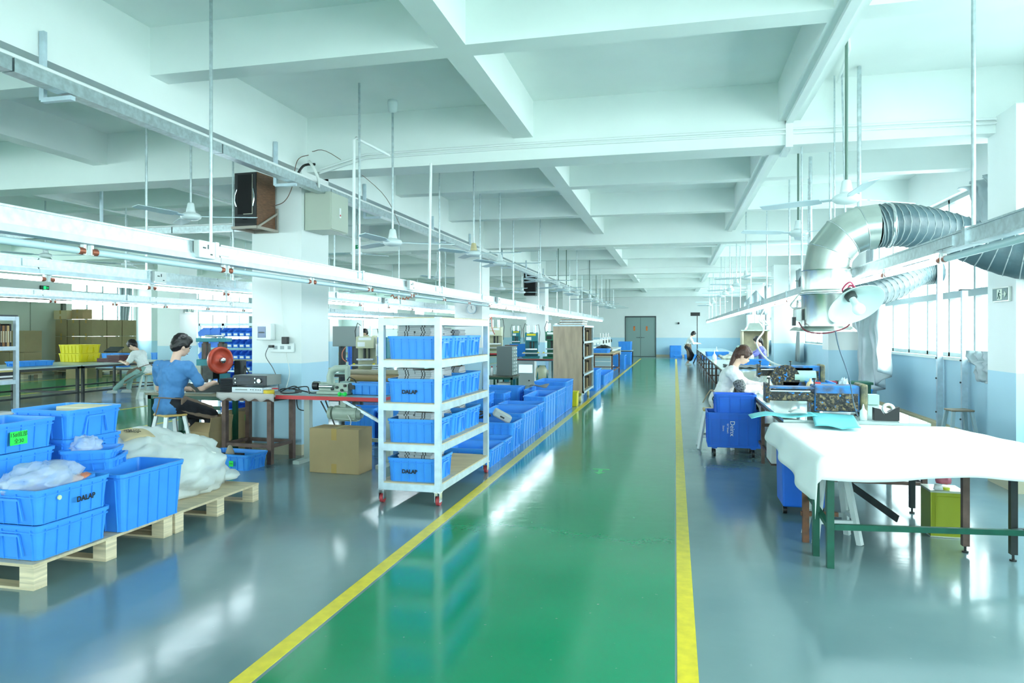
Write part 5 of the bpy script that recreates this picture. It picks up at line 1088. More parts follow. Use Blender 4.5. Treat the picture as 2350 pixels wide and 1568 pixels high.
# ================================================================ extraction hoods and ducts
DUCT = mat('shiny galvanised duct', (206, 212, 206), .27, .92, var=.1, scale=5, bump=.04, bscale=5)
h1 = thing('extraction_hood', 'round shiny metal extraction hood with elbow duct over the glass tables', 'extraction hood', (1.365, 6.95, 0))
MB().lathe([(.215, 1.54), (.215, 1.84), (.222, 1.85), (.222, 1.87), (.215, 1.88)], (0, 0, 0), 40).build('lower_drum', DUCT, h1); MB().lathe([(.215, 1.88), (.213, 2.05), (.218, 2.06)], (0, 0, 0), 40).build('upper_drum', DUCT, h1)
MB().lathe([(.255, 1.495), (.255, 1.505), (.215, 1.545), (.213, 1.54), (.25, 1.497), (.255, 1.495)], (0, 0, 0), 40).build('skirt', DUCT, h1)
MB().lathe([(.225, 1.83), (.232, 1.835), (.232, 1.85), (.225, 1.855)], (0, 0, 0), 40).build('clamp_ring', STEEL, h1)
# segmented elbow
cen = [(0, 2.05), (.03, 2.22), (.14, 2.36), (.3, 2.44), (.42, 2.45)]; ang = [0, 25, 50, 75, 90]; rings = []; b = MB(); n = 36
for (cx, cz), a in zip(cen, ang):
    a = radians(a); rings.append([(cx + .205 * cos(2 * pi * i / n) * cos(a), .205 * sin(2 * pi * i / n), cz - .205 * cos(2 * pi * i / n) * sin(a)) for i in range(n)])
for k in range(4): MB().add(rings[k] + rings[k + 1], [(i, (i + 1) % n, n + (i + 1) % n, n + i) for i in range(n)], True).build('elbow_segment', DUCT, h1)
for k in range(1, 4): MB().tube(rings[k] + [rings[k][0]], .005, 6, caps=False).build('seam', STEEL, h1)
MB().box(-.27, -.23, -.06, .06, 1.6, 1.7).build('switch_box', WPVC, h1); MB().box(-.3, -.27, -.04, .0, 1.55, 1.63).build('plug', BLACK, h1)
MB().box(.07, .16, -.216, -.2, 1.72, 1.79).build('red_label', RED, h1)
def hose(name, label, pts, r, n=60, turns=26):
    P = [V(p) for p in pts]; out = []
    def cr(s):
        s = s * (len(P) - 1); i = min(int(s), len(P) - 2); t_ = s - i; p0, p1, p2, p3 = P[max(i - 1, 0)], P[i], P[i + 1], P[min(i + 2, len(P) - 1)]
        return .5 * ((2 * p1) + (-p0 + p2) * t_ + (2 * p0 - 5 * p1 + 4 * p2 - p3) * t_ * t_ + (-p0 + 3 * p1 - 3 * p2 + p3) * t_ ** 3)
    K = turns * 4; pts2 = [cr(k / K) for k in range(K + 1)]; rr = [r * (.975 if k % 4 == 2 else (1.0 if k % 4 == 0 else .985)) for k in range(K + 1)]
    o = MB().tube(pts2, r, 24, rr=rr, caps=False).build(name, mat('grey coated hose fabric', (66, 90, 98), .42, .0, var=.12, scale=8, bump=.6, bscale=14)); tag(o, label, 'duct')
    hx = []
    for k in range(turns * 14 + 1):
        s = k / (turns * 14); p = cr(s); d = (cr(min(1, s + .01)) - cr(max(0, s - .01))).normalized(); a = d.cross(V((0, 0, 1))).normalized(); b_ = d.cross(a); ph = 2 * pi * turns * s
        hx.append(p + (a * cos(ph) + b_ * sin(ph)) * (r + .001))
    MB().tube(hx, .005, 5).build('spiral_wire', mat('hose wire', (150, 162, 164), .5, .1), o)
    return o
hs1 = hose('flexible_duct', 'fat grey flexible duct running from the metal elbow to the right wall', [(1.765, 6.95, 2.45), (2.0, 7.0, 2.47), (2.5, 7.25, 2.4), (3.1, 7.15, 2.15), (3.9, 6.75, 2.1)], .195)
MB().lathe([(.2, -.015), (.206, -.01), (.206, .01), (.2, .015)], (0, 0, 0), 30, M.Translation((1.9, 6.97, 2.46)) @ M.Rotation(pi / 2, 4, 'Y')).build('clamp_band', STEEL, hs1)
hose('flexible_duct', 'second grey flexible duct sagging behind the hood to the window', [(1.95, 10.92, 2.22), (2.0, 10.5, 2.05), (2.4, 10.3, 1.98), (3.0, 10.9, 2.12), (3.55, 11.6, 2.36), (3.86, 11.7, 2.4)], .19, turns=30)
h2 = thing('extraction_hood', 'second round metal extraction hood beyond the first one', 'extraction hood', (1.95, 11.2, 0))
MB().lathe([(.215, 1.55), (.215, 1.95), (.06, 2.15), (.19, 2.26)], (0, 0, 0), 32).build('drum', DUCT, h2); MB().lathe([(.26, 1.5), (.26, 1.52), (.215, 1.56)], (0, 0, 0), 32).build('skirt', DUCT, h2); MB().lathe([(.22, 1.84), (.235, 1.845), (.235, 1.86), (.22, 1.865)], (0, 0, 0), 32).build('clamp_ring', STEEL, h2)
MB().tube([(0, 0, 2.2), (0, 0, 4.1)], .012, 6).build('hanging_rod', GALV, h2)
cable('white tube hanging from the right trunking towards the woman', [(1.62, 13.4, 1.96), (1.5, 13.4, 1.7), (1.62, 13.2, 1.6), (1.5, 13.0, 1.72), (1.5, 12.8, 1.5), (1.3, 12.0, 1.3), (1.4, 11.4, 1.05), (1.65, 11.0, .95)], WC, .014)
cable('white cable arching between right trunking and the second hood', [(1.62, 9.9, 2.0), (1.55, 10.2, 1.86), (1.68, 10.7, 1.85), (1.75, 11.0, 1.95)], WC, .012)
cable('red and black wire along the bottom of the nearest hood', [(1.12, 6.9, 1.58), (1.15, 6.72, 1.5), (1.3, 6.68, 1.48), (1.45, 6.68, 1.52), (1.5, 6.66, 1.56)], mat('dark red wire', (120, 40, 56), .5), .006)
# the tilted lamp shade with bulb
lp = thing('pendant_lamp', 'tilted white enamel lamp shade with a big bulb beside the hood', 'lamp', (1.485, 6.42, 1.74))
lp.rotation_euler = (radians(112 - 180 + 28), radians(-14), radians(8))
MB().lathe([(.04, .1), (.06, .085), (.12, .05), (.2, .0), (.235, -.03), (.238, -.03), (.202, .004), (.12, .056), (.06, .092), (.04, .106)], (0, 0, 0), 40).build('shade', mat('white enamel shade', (206, 224, 222), .2), lp)
MB().lathe([(.045, .14), (.05, .1), (.045, .05), (.04, .045), (.001, .045)], (0, 0, 0), 18).build('socket', mat('dark socket', (60, 66, 66), .5), lp)
bu = MB().lathe([(.028, .05), (.03, -.02), (.045, -.05)], (0, 0, 0), 18).build('bulb_neck', mat('bulb plastic', (214, 222, 222), .4), lp); MB().ell((0, 0, -.075), (.052, .052, .05), 20, 12).build('bulb', mat('milky bulb', (240, 246, 246), .25), lp)
cable('bundle of red and blue wires behind the tilted lamp shade', [(1.46, 6.62, 1.82), (1.5, 6.66, 1.9), (1.55, 6.62, 1.86), (1.5, 6.6, 1.8), (1.44, 6.66, 1.86), (1.5, 6.64, 1.93), (1.56, 6.66, 1.84)], mat('red blue wire', (170, 60, 90), .5), .008)
# spray booth behind the woman in purple
bt_ = thing('spray_booth', 'tall beige open booth with metal hood top behind the woman in purple', 'booth', (2.42, 22.6, 0))
BO = mat('stained beige board', (206, 196, 168), .6, var=.25, scale=4)
MB().box(-.42, -.38, -.3, .4, .72, 1.5).build('side_panel', BO, bt_); MB().box(.3, .34, -.3, .4, .72, 1.5).build('side_panel', BO, bt_); MB().box(-.42, .34, .37, .4, .72, 1.5).build('back_panel', BO, bt_)
MB().box(-.46, .38, -.34, .42, 1.5, 1.54).build('roof', mat('dirty metal', (176, 186, 176), .4, .4, var=.3), bt_); MB().box(-.3, .22, -.25, .35, 1.54, 1.75, None, (.5, .5)).build('metal_cowl', DUCT, bt_); MB().cyl((-.04, .05, 1.75), (-.04, .05, 2.2), .13, None, 18).build('duct', DUCT, bt_)
MB().grid(lambda u, v: (-.35 + .7 * u, -.05 + .05 * sin(u * 20), 2.0 + .75 * v * (1 - abs(u - .5))), 20, 6, .004).build('draped_film', SILVERCLOTH, bt_)
t = thing('tripod_light', 'thin black light stand beside the far standing woman', 'stand', (1.0, 33.3, 0))
MB().cyl((0, 0, .02), (0, 0, 2.2), .02, None, 8).build('pole', BLACK, t); MB().box(-.3, .12, -.1, .1, 2.2, 2.36).build('head', BLACK, t)
for k in range(3): MB().bar((0, 0, .4), (.35 * cos(k * 2.1), .35 * sin(k * 2.1), 0.01), .02).build('leg', BLACK, t)
tag(MB().cyl((.2, YF, 1.95), (.2, YF - .12, 1.95), .06, None, 12).build('wall_camera', BLACK), 'small black round camera on the far wall', 'camera')
# ---- curtains on the right wall
def cfold(u, v): return .05 * sin(u * 30 + 2 * v) + .02 * sin(u * 61)
curtain('silver curtain tied at the top of the nearest right window', lambda u, v: (3.8 - cfold(u, v) * (1 - .2 * v) + .04 * noise.noise(V((u * 4, v * 9, 1))), 9.0 + (1.85 - .6 * sin(pi * v)) * u, 3.45 - .95 * v + .1 * sin(v * 9) * u), 40, 20)
curtain('lower bundled end of the silver curtain beside the right pillar', lambda u, v: (3.72 - cfold(u, v) + .06 * noise.noise(V((u * 4, v * 9, 7))), 9.2 + (1.05 - .35 * v) * u, 1.25 - .38 * v), 30, 10)
curtain('long silver curtain thrown over the frame before the second right pillar', lambda u, v: (3.62 - .1 * cfold(u, v) / .05 + .1 * noise.noise(V((u * 3, v * 4, 5))) - .25 * v, 12.7 + .9 * (1 - v) + (1.9 - .5 * v) * u, 2.35 - (1.5 + .5 * sin(u * 2.6)) * v), 44, 26)
curtain('pale silver curtain hanging straight beside the second right pillar', lambda u, v: (3.78 - cfold(u, v), 14.75 + .55 * u, 3.4 - 2.95 * v), 40, 12)
for i, (y, nm) in enumerate(((16.3, 'near edge of the window beyond the second right pillar'), (22.6, 'far edge of that window'), (24.5, 'third right window'), (30.5, 'fourth right window'))):
    curtain('silver curtain gathered at the ' + nm, lambda u, v, y=y: (3.75 - cfold(u, v) * 1.3, y + .9 * u * (.45 + abs(v - .45)), 3.4 - 2.85 * v), 30, 12)
t = thing('tripod_stand', 'dark green stand with a red box below the silver curtain', 'stand', (2.9, 12.6, 0)); MB().box(-.25, .25, -.2, .2, .62, .66).build('top', DKGREEN, t)
for sx in (-1, 1):
    for sy in (-1, 1): MB().box(sx * .2 - .02, sx * .2 + .02, sy * .15 - .02, sy * .15 + .02, 0, .62).build('leg', DKGREEN, t)
MB().box(-.55, -.28, -.12, .15, .42, .66).build('red_box', mat('dark red box', (150, 40, 70), .5), t)
crate(2.7, 3.3, 13.0, 13.5, 0, .5, 'blue crate standing under the silver curtain at the right wall', nl=4)
crate(.2 - .5, .35, 40.6, 41.2, 0, .33, 'lower blue crate against the far wall', nl=4) ; crate(-.3, .35, 40.6, 41.2, .34, .33, 'upper blue crate against the far wall', nl=4)
crate(.5, 1.2, 39.6, 40.2, 0, .2, 'low blue crate beside the far woman', nl=4); crate(1.4, 2.1, 39.7, 40.3, 0, .18, 'low blue crate behind the far woman', nl=4)
crate(-.05, .4, 39.8, 40.3, 0, .14, 'small low crate in front of the far wall crates', nl=3)

ar = G(1376, 1084); tag(MB().box(ar.x - .02, ar.x + .02, ar.y - .02, ar.y + .12, .001, .0025).prism([(ar.x - .06, ar.y - .01), (ar.x, ar.y - .11), (ar.x + .06, ar.y - .01)], .001, .0024).box(ar.x - .09, ar.x + .09, ar.y + .14, ar.y + .17, .001, .0025).build('floor_arrow', mat('worn green arrow', (90, 190, 120), .4)), 'small worn green arrow sticker on the aisle floor', 'floor sticker')
# ================================================================ middle of the left bay: machines and benches
CRM = mat('cream machine enamel', (206, 208, 176), .35); WM = mat('white machine enamel', (232, 236, 232), .3)
def press(loc, rz, label, m, s=1.0, dark=False, name='press_machine'):
    t = thing(name, label, 'press', loc, rz); t.scale = (s, s, s)
    MB().box(-.26, .26, -.2, .2, 0, .06).build('base', m, t, .006); MB().box(-.2, .2, .04, .2, .06, .8).build('column', m, t, .01)
    MB().box(-.2, .2, -.16, .06, .52, .78).build('press_head', m, t, .01)
    for x in (-.1, .1): MB().cyl((x, -.06, .78), (x, -.06, 1.02), .04, None, 12).build('air_cylinder', GALV, t)
    MB().cyl((-.03, -.06, .3), (-.03, -.06, .52), .03, None, 10).cyl((.07, -.06, .3), (.07, -.06, .52), .02, None, 10).build('ram', BSTEEL, t)
    MB().box(-.18, .18, -.18, .02, .26, .3).build('heating_plate', STEEL, t); MB().box(-.28, .28, -.3, .02, .14, .17).build('work_plate', WTOP, t)
    MB().box(-.14, .14, -.165, -.16, .7, .76).build('name_plate', YELC if m is TEAL else WPVC, t); MB().box(-.16, .0, -.17, -.16, .56, .66).build('gauge_panel', BSTEEL if dark else WPVC, t)
    for x in (-.22, .22): MB().lathe([(.001, .03), (.025, .02), (.03, 0), (.001, 0)], (x, -.24, .17), 12).build('palm_button', YELC, t)
    MB().tube([(-.1, -.02, 1.0), (-.2, .0, 1.08), (-.27, .05, .9), (-.24, .1, .5)], .009, 6).tube([(.1, -.02, 1.0), (.22, .0, 1.05), (.26, .05, .8), (.22, .1, .4)], .009, 6).build('air_hose', BLACK, t)
    return t
def sewing(loc, rz, label, m=None, thread=True):
    m = m or WM; t = thing('sewing_machine', label, 'sewing machine', loc, rz)
    MB().box(-.28, .2, -.1, .1, 0, .06).build('bed', m, t, .006); MB().box(.08, .2, -.06, .06, .06, .34).build('pillar_arm', m, t, .015); MB().box(-.26, .1, -.05, .05, .24, .35).build('arm', m, t, .02)
    MB().box(-.28, -.2, -.05, .05, .13, .34).build('needle_head', m, t, .01); MB().cyl((-.24, 0, .06), (-.24, 0, .13), .008, None, 6).build('needle_bar', STEEL, t); MB().cyl((.2, 0, .28), (.24, 0, .28), .065, None, 18).build('handwheel', BLACK, t)
    if thread: MB().cyl((.12, .08, .0), (.12, .08, .62), .007, None, 6).cyl((.02, .08, .6), (.22, .08, .6), .006, None, 6).build('thread_stand', STEEL, t); MB().lathe([(.035, 0), (.012, .1), (.001, .1)], (.18, .08, .35), 10).build('thread_cone', WPVC, t)
    return t
def at(u, v, d):
    r = ray(u, v); return V((r[0] * d, r[1] * d, EYE + r[2] * d))
def control(loc, size, label, m, name='control_box', cat='control box'):
    t = thing(name, label, cat, loc); x, y, z = size
    MB().box(-x / 2, x / 2, -y / 2, y / 2, 0, z).build('case', m, t, .006); MB().box(-x * .38, x * .38, -y / 2 - .004, -y / 2, z * .5, z * .82).build('display', mat('pale lit display', (206, 240, 250), .3, emit=(200, 240, 255), es=.6), t)
    MB().cyl((x * .2, -y / 2 - .02, z * .2), (x * .2, -y / 2, z * .2), .018, None, 10).build('dial', BLACK, t); return t
# left of the rack
tbl = table('machine_bench', 'pale bench under the cream and teal press behind the near pillar', -6.9, -5.2, 11.9, 12.8, .72, GTOP, BSTEEL, 'bench')
p = at(806, 860, 12.6); press((-5.72, 12.3, .725), .2, 'cream press with teal column behind the near pillar', CRM, .86)
t = thing('drill_head', 'teal drilling column with chrome air unit beside the cream press', 'press', (-5.38, 12.3, .725)); MB().box(-.08, .1, -.05, .15, 0, .66).build('column', TEAL, t, .01); MB().box(-.06, .08, -.2, -.05, .3, .55).build('air_unit', STEEL, t, .01); MB().cyl((0, -.12, .15), (0, -.12, .3), .03, None, 12).cyl((0, -.12, .55), (0, -.12, .8), .035, None, 12).build('spindle', STEEL, t)
for k in range(4): MB().box(-.14, .2, -.25, .05, .0 + k * .04, .03 + k * .04, M.Rotation(.06 * k, 4, 'Z')).build('plate', GALV, t)
cable('orange hose curling on the cream press', [(-6.0, 12.0, 1.2), (-6.06, 11.98, 1.1), (-6.05, 11.98, .98), (-5.95, 12, .9)], mat('orange hose', (236, 120, 70), .4), .01)
t = thing('electrical_cabinet', 'flat grey control cabinet just right of the near pillar', 'electrical box', (-6.6, 13.4, 1.18)); MB().box(-.34, .2, -.12, .12, 0, .42).build('case', GREY, t, .005); MB().box(-.33, .19, -.128, -.12, .01, .41).build('door', GREY, t, .003); MB().box(-.2, -.16, -.12, .12, -1.18, 0).box(.1, .14, -.12, .12, -1.18, 0).build('stand', BSTEEL, t)
for k in range(3): crate(-7.15, -6.45, 14.3, 14.9, .455 * k, .45, ['bottom', 'middle', 'top'][k] + ' deep blue crate of the tall stack in front of the tiny seated woman', 'tall blue crates', m=BLUE2, nl=5)
tb2 = table('packing_bench', 'far bench with tan cartons near the left end windows', -12.4, -10.9, 24.9, 25.9, .9, LT, BSTEEL, 'bench')
for i, (u, w2, h) in enumerate(((800, .5, .42), (816, .4, .36), (834, .36, .3))):
    p = at(u, 762, 27.2); carton(p.x - .2, p.x + w2 - .2, 25.1, 25.6, .9, h + .15, ['left', 'middle', 'right'][i] + ' of three tan cartons on the far bench', parts=False, m=CARDIN)
# long pale benches with machines, receding between the pillars
b1 = table('machine_bench', 'long pale bench in the second pillar bay left of the aisle', -8.6, -5.6, 16.9, 17.7, .76, GTOP, BSTEEL, 'bench')
sewing((-7.2, 17.2, .762), .2, 'white sewing machine on the bench behind the rolling rack'); sewing((-6.2, 17.2, .762), .1, 'second white sewing machine on the bench behind the rolling rack', CRM)
t = thing('open_shelf', 'dark steel open shelf standing behind the lower part of the rolling rack', 'shelf', (-4.75, 13.5, 0))
for x in (-.5, .5):
    for y in (-.15, .15): MB().box(x - .015, x + .015, y - .015, y + .015, 0, 1.0).build('post', BSTEEL, t)
for z in (.3, .62, .98): MB().box(-.5, .5, -.16, .16, z, z + .02).build('shelf_board', BSTEEL, t)
# drawer cabinet on the small table
table('side_table', 'small dark green table holding the drawer cabinet and white bottles', -4.25, -3.6, 15.5, 16.2, .46, mat('dark worn top', (88, 92, 76), .5), DKGREEN, legs=None, bars=())
dc = thing('drawer_cabinet', 'tall grey cabinet of small clear drawers beside the second pillar', 'cabinet', (-3.82, 15.8, .465))
MB().box(-.2, .16, -.16, .3, 0, .68).build('case', mat('slate grey cabinet', (104, 116, 116), .45), dc, .004)
for r_ in range(8):
    for c_ in range(2):
        d_ = MB().box(.16, .19, -.14 + c_ * .21, .05 + c_ * .21, .02 + r_ * .082, .09 + r_ * .082).build('drawer', mat('clear grey drawer', (186, 206, 204), .2), dc); MB().box(.19, .2, -.08 + c_ * .21, -.02 + c_ * .21, .045 + r_ * .082, .06 + r_ * .082).build('drawer_pull', WPVC, d_)
for i, (x, c) in enumerate(((-4.15, WPVC), (-4.08, WPVC))): t = thing('plastic_bottle', ['left', 'right'][i] + ' white bottle with red cap on the small green table', 'bottle', (x, 15.7 + .2 * i, .462)); MB().lathe([(.001, 0), (.035, 0), (.035, .16), (.015, .19), (.001, .19)], (0, 0, 0), 12).build('body', c, t); MB().cyl((0, 0, .19), (0, 0, .22), .016, None, 8).build('cap', RED, t)
tag(MB().box(-4.0, -3.72, 15.6, 16.0, 0, .3).build('vented_box', WM, None, .01), 'white vented box on the floor under the small green table', 'box')
# red-topped machine table with teal press
mt = table('machine_table', 'heavy machine table with red edge and teal legs by the wooden cart', -4.35, -2.9, 17.6, 18.5, .78, GTOP, TEAL, edge=mat('dark red edge', (140, 50, 50), .5), leg=.13, bars=(), apron=.03)
press((-3.72, 18.2, .782), .15, 'teal twin-cylinder hot press on the red-edged machine table', TEAL, .85); press((-3.1, 18.0, .782), -.1, 'green and black press half hidden by the wooden cart', mat('dark green machine', (30, 110, 84), .4), .9, True)
control((-4.0, 18.9, .0), (.5, .3, .7), 'white electrical cabinet below the red-edged machine table', WM)
tag(MB().box(-4.45, -4.0, 18.75, 18.78, .79, 1.15).build('partition_board', mat('bright blue panel', (26, 128, 216), .4)), 'upright bright blue panel behind the red-edged machine table', 'panel')
crate(-4.33, -4.1, 17.75, 18.05, .785, .16, 'lower small crate on the left end of the red-edged machine table', nl=3, nw=2); crate(-4.33, -4.1, 17.75, 18.05, .947, .16, 'upper small crate on the left end of the red-edged machine table', nl=3, nw=2)
tag(MB().cbox((-4.2, 17.9, 1.12), (.3, .26, .03)).build('brown_sheets', mat('brown sheet', (110, 90, 80), .7)), 'brown sheets lying over the small crates on the machine table', 'sheets')
t = thing('oil_tank', 'cream tank on teal legs under the machine table', 'tank', (-3.4, 17.9, 0)); MB().lathe([(.001, .2), (.13, .22), (.15, .3), (.15, .5), (.1, .6), (.001, .6)], (0, 0, 0), 16).build('tank', CRM, t)
for k in range(3): MB().bar((.1 * cos(k * 2.1), .1 * sin(k * 2.1), .6), (.22 * cos(k * 2.1), .22 * sin(k * 2.1), 0), .03).build('leg', TEAL, t)
p = at(1152, 790, 20); table('machine_table', 'machine table with red front just right of the second pillar', -6.0, -4.9, 19.3, 20.1, .86, GTOP, BSTEEL, edge=RED, bars=())
press((-5.68, 19.6, .862), .1, 'white press with red base right of the second pillar', WM, .85); press((-5.12, 19.8, .862), .1, 'narrow white press with orange hoses right of the second pillar', CRM, .95)
cable('orange hoses standing up from the white presses', [(-5.3, 19.6, 1.5), (-5.28, 19.6, 1.75), (-5.2, 19.6, 1.9), (-5.18, 19.6, 1.6), (-5.1, 19.6, 1.4)], mat('orange hose', (236, 120, 70), .4), .014)
# notice board, stand
t = thing('notice_board', 'grey framed notice board on the far wall left part', 'board', (-11.7, YF - .02, 1.35)); MB().box(-.7, .7, -.02, .02, 0, .62).build('panel', mat('board grey', (190, 204, 204), .5), t); MB().box(-.72, .72, -.03, .0, .6, .64).box(-.72, .72, -.03, .0, -.02, .02).box(-.72, -.68, -.03, 0, 0, .62).box(.68, .72, -.03, 0, 0, .62).build('frame', DGREY, t)
# wooden shelf cart
wc = thing('wooden_cart', 'tall wooden-sided shelf cart on casters with dies, at the aisle edge', 'cart', (0, 0, 0))
MB().box(-2.5, -1.86, 14.5, 14.515, .2, 1.61).build('front_panel', PLYP, wc); MB().box(-2.5, -2.485, 14.52, 16.2, .2, 1.61).build('back_panel', PLYP, wc); MB().box(-2.5, -1.86, 16.2, 16.215, .2, 1.61).build('end_panel', PLYP, wc)
for z in (.22, .58, .93, 1.26, 1.6):
    MB().box(-1.88, -1.84, 14.5, 16.22, z - .02, z + .02).build('side_rail', ALU, wc); MB().box(-2.48, -1.88, 14.52, 16.2, z, z + .012).build('shelf_board', PLY, wc)
for y in (14.5, 16.18): MB().box(-1.885, -1.845, y, y + .04, .17, 1.62).build('post', ALU, wc)
MB().box(-2.5, -1.84, 14.49, 14.53, 1.6, 1.63).build('top_rail', ALU, wc)
for x in (-2.4, -1.95):
    for y in (14.65, 16.05): c = MB().box(x - .03, x + .03, y - .03, y + .03, .14, .2).build('caster_fork', STEEL, wc); MB().cyl((x - .02, y, .07), (x + .02, y, .07), .07, None, 16).build('wheel', mat('cream wheel', (210, 206, 150), .4), c)
for k in range(7): tag(MB().box(-2.4 + .02 * (k % 3), -1.9 - .01 * (k % 2), 14.6 + .03 * k, 15.5 + .02 * k, 1.632 + k * .018, 1.647 + k * .018).build('board', [PLYP, GALV, GB][k % 3]), nth(6 - k) + ' board from the top of the pile on the wooden cart', 'board', 'boards piled on the wooden cart')
for z in (.25, .6, .95, 1.28):
    for k in range(5): o = tag(MB().box(-2.2, -1.9, 14.65 + k * .3, 14.68 + k * .3 + .05 * (k % 2), z, z + .2 + .04 * ((k * 7) % 3)).build('cutting_die', [mat('dark die', (70, 60, 50), .6), mat('wood die', (176, 150, 110), .6)][k % 2]), nth(k) + ' cutting die from the front on the ' + {.25: 'lowest', .6: 'third', .95: 'second', 1.28: 'top'}[z] + ' shelf of the wooden cart', 'cutting die', 'cutting dies in the wooden cart')
# far left-of-aisle strip
crate(-2.25, -1.9, 17.4, 18.6, 0, .52, 'upright blue crate just beyond the wooden cart', nl=4); crate(-2.3, -1.9, 19.4, 20.9, 0, .27, 'low blue crate beyond the upright one', nl=5); crate(-2.3, -1.9, 21.0, 22.4, 0, .27, 'second low blue crate before the brown far table', nl=5)
table('work_table', 'brown legged far table with a blue tray at the aisle edge', -2.9, -1.92, 22.4, 25.4, .78, mat('tan table top', (196, 170, 126), .5), RUST, bars=(.2,))
crate(-2.75, -2.1, 22.8, 23.6, .782, .13, 'shallow crate on the brown legged far table', nl=4); lump('black_bag', (-2.4, 24.0, .86), (.28, .3, .15), BLACK, 'black bag on the brown legged far table', 'bag', 20, 12, .3); lump('black_bag', (-2.6, 23.2, .06), (.25, .3, .12), BLACK, 'black bag on the floor below the brown legged far table', 'bag', 20, 12, .3)
control((-3.05, 22.2, 1.0), (.52, .2, .62), 'blue control box with a lit display beyond the wooden cart', mat('petrol blue enamel', (22, 140, 180), .4)); MB().box(-.03, .03, -.03, .03, -1.0, 0).build('stand', BSTEEL, bpy.data.objects['control_box.001'])
control((-2.75, 20.2, 0), (.45, .6, .8), 'white machine cabinet right behind the wooden cart', WM)
tag(MB().box(-2.62, -2.5, 18.9, 19.0, .0, 1.35).build('blue_board', mat('sky blue board', (70, 170, 240), .5)), 'narrow sky blue board edge standing behind the wooden cart', 'board')
table('machine_bench', 'far white bench with sewing machines left of the aisle', -3.6, -2.3, 26.5, 31.0, .8, WTOP, WPVC, 'bench', bars=(.15,))
for i, y in enumerate((26.9, 28.0, 29.2, 30.3)): sewing((-2.9, y, .802), .3, nth(i) + ' white sewing machine on the far white bench', WM)
for i, y in enumerate((27.6, 31.4)): crate(-2.4, -1.9, y, y + .8, 0, .55, ['tall crate on the trolley under the far white bench', 'blue crate at the farthest end of the left strip'][i], nl=4)
crate(-2.6, -2.0, 33.0, 34.0, .6, .4, 'blue crate piled on the last stand before the far door', nl=4); table('side_table', 'last small stand before the far door', -2.7, -1.95, 32.9, 34.1, .59, LT, BSTEEL, bars=())
crate(-4.0, -3.4, 24.0, 24.6, 0, .6, 'blue crate between the far benches', nl=4)
for i, (x, y) in enumerate(((-5.2, 26.5), (-6.6, 29.0), (-4.6, 33.0))): table('machine_bench', ['first', 'second', 'third'][i] + ' small far bench with a press between distant pillars', x - .7, x + .7, y - .4, y + .4, .8, GTOP, BSTEEL, 'bench', bars=()); press((x, y, .802), .2, ['first', 'second', 'third'][i] + ' distant press between the far pillars', [WM, TEAL, CRM][i], .9)
# ================================================================ people
def ik(a, b, l1, l2, pole):
    a, b = V(a), V(b); d = b - a; L = min(d.length, (l1 + l2) * .995); d.normalize()
    x = (l1 * l1 - l2 * l2 + L * L) / (2 * L); h = sqrt(max(0, l1 * l1 - x * x)); p = V(pole); p = (p - d * p.dot(d)).normalized()
    return a + d * x + p * h, a + d * L
def remesh(o, vox, sm=2, disp=0, dscale=.08):
    r = o.modifiers.new('surface', 'REMESH'); r.mode = 'VOXEL'; r.voxel_size = vox; r.use_smooth_shade = True
    if sm: s = o.modifiers.new('smooth', 'SMOOTH'); s.factor = .6; s.iterations = sm
    if disp:
        tx = bpy.data.textures.get('folds%g' % dscale) or bpy.data.textures.new('folds%g' % dscale, 'CLOUDS'); tx.noise_scale = dscale
        d = o.modifiers.new('folds', 'DISPLACE'); d.texture = tx; d.strength = disp; d.mid_level = .5; d.texture_coords = 'LOCAL'
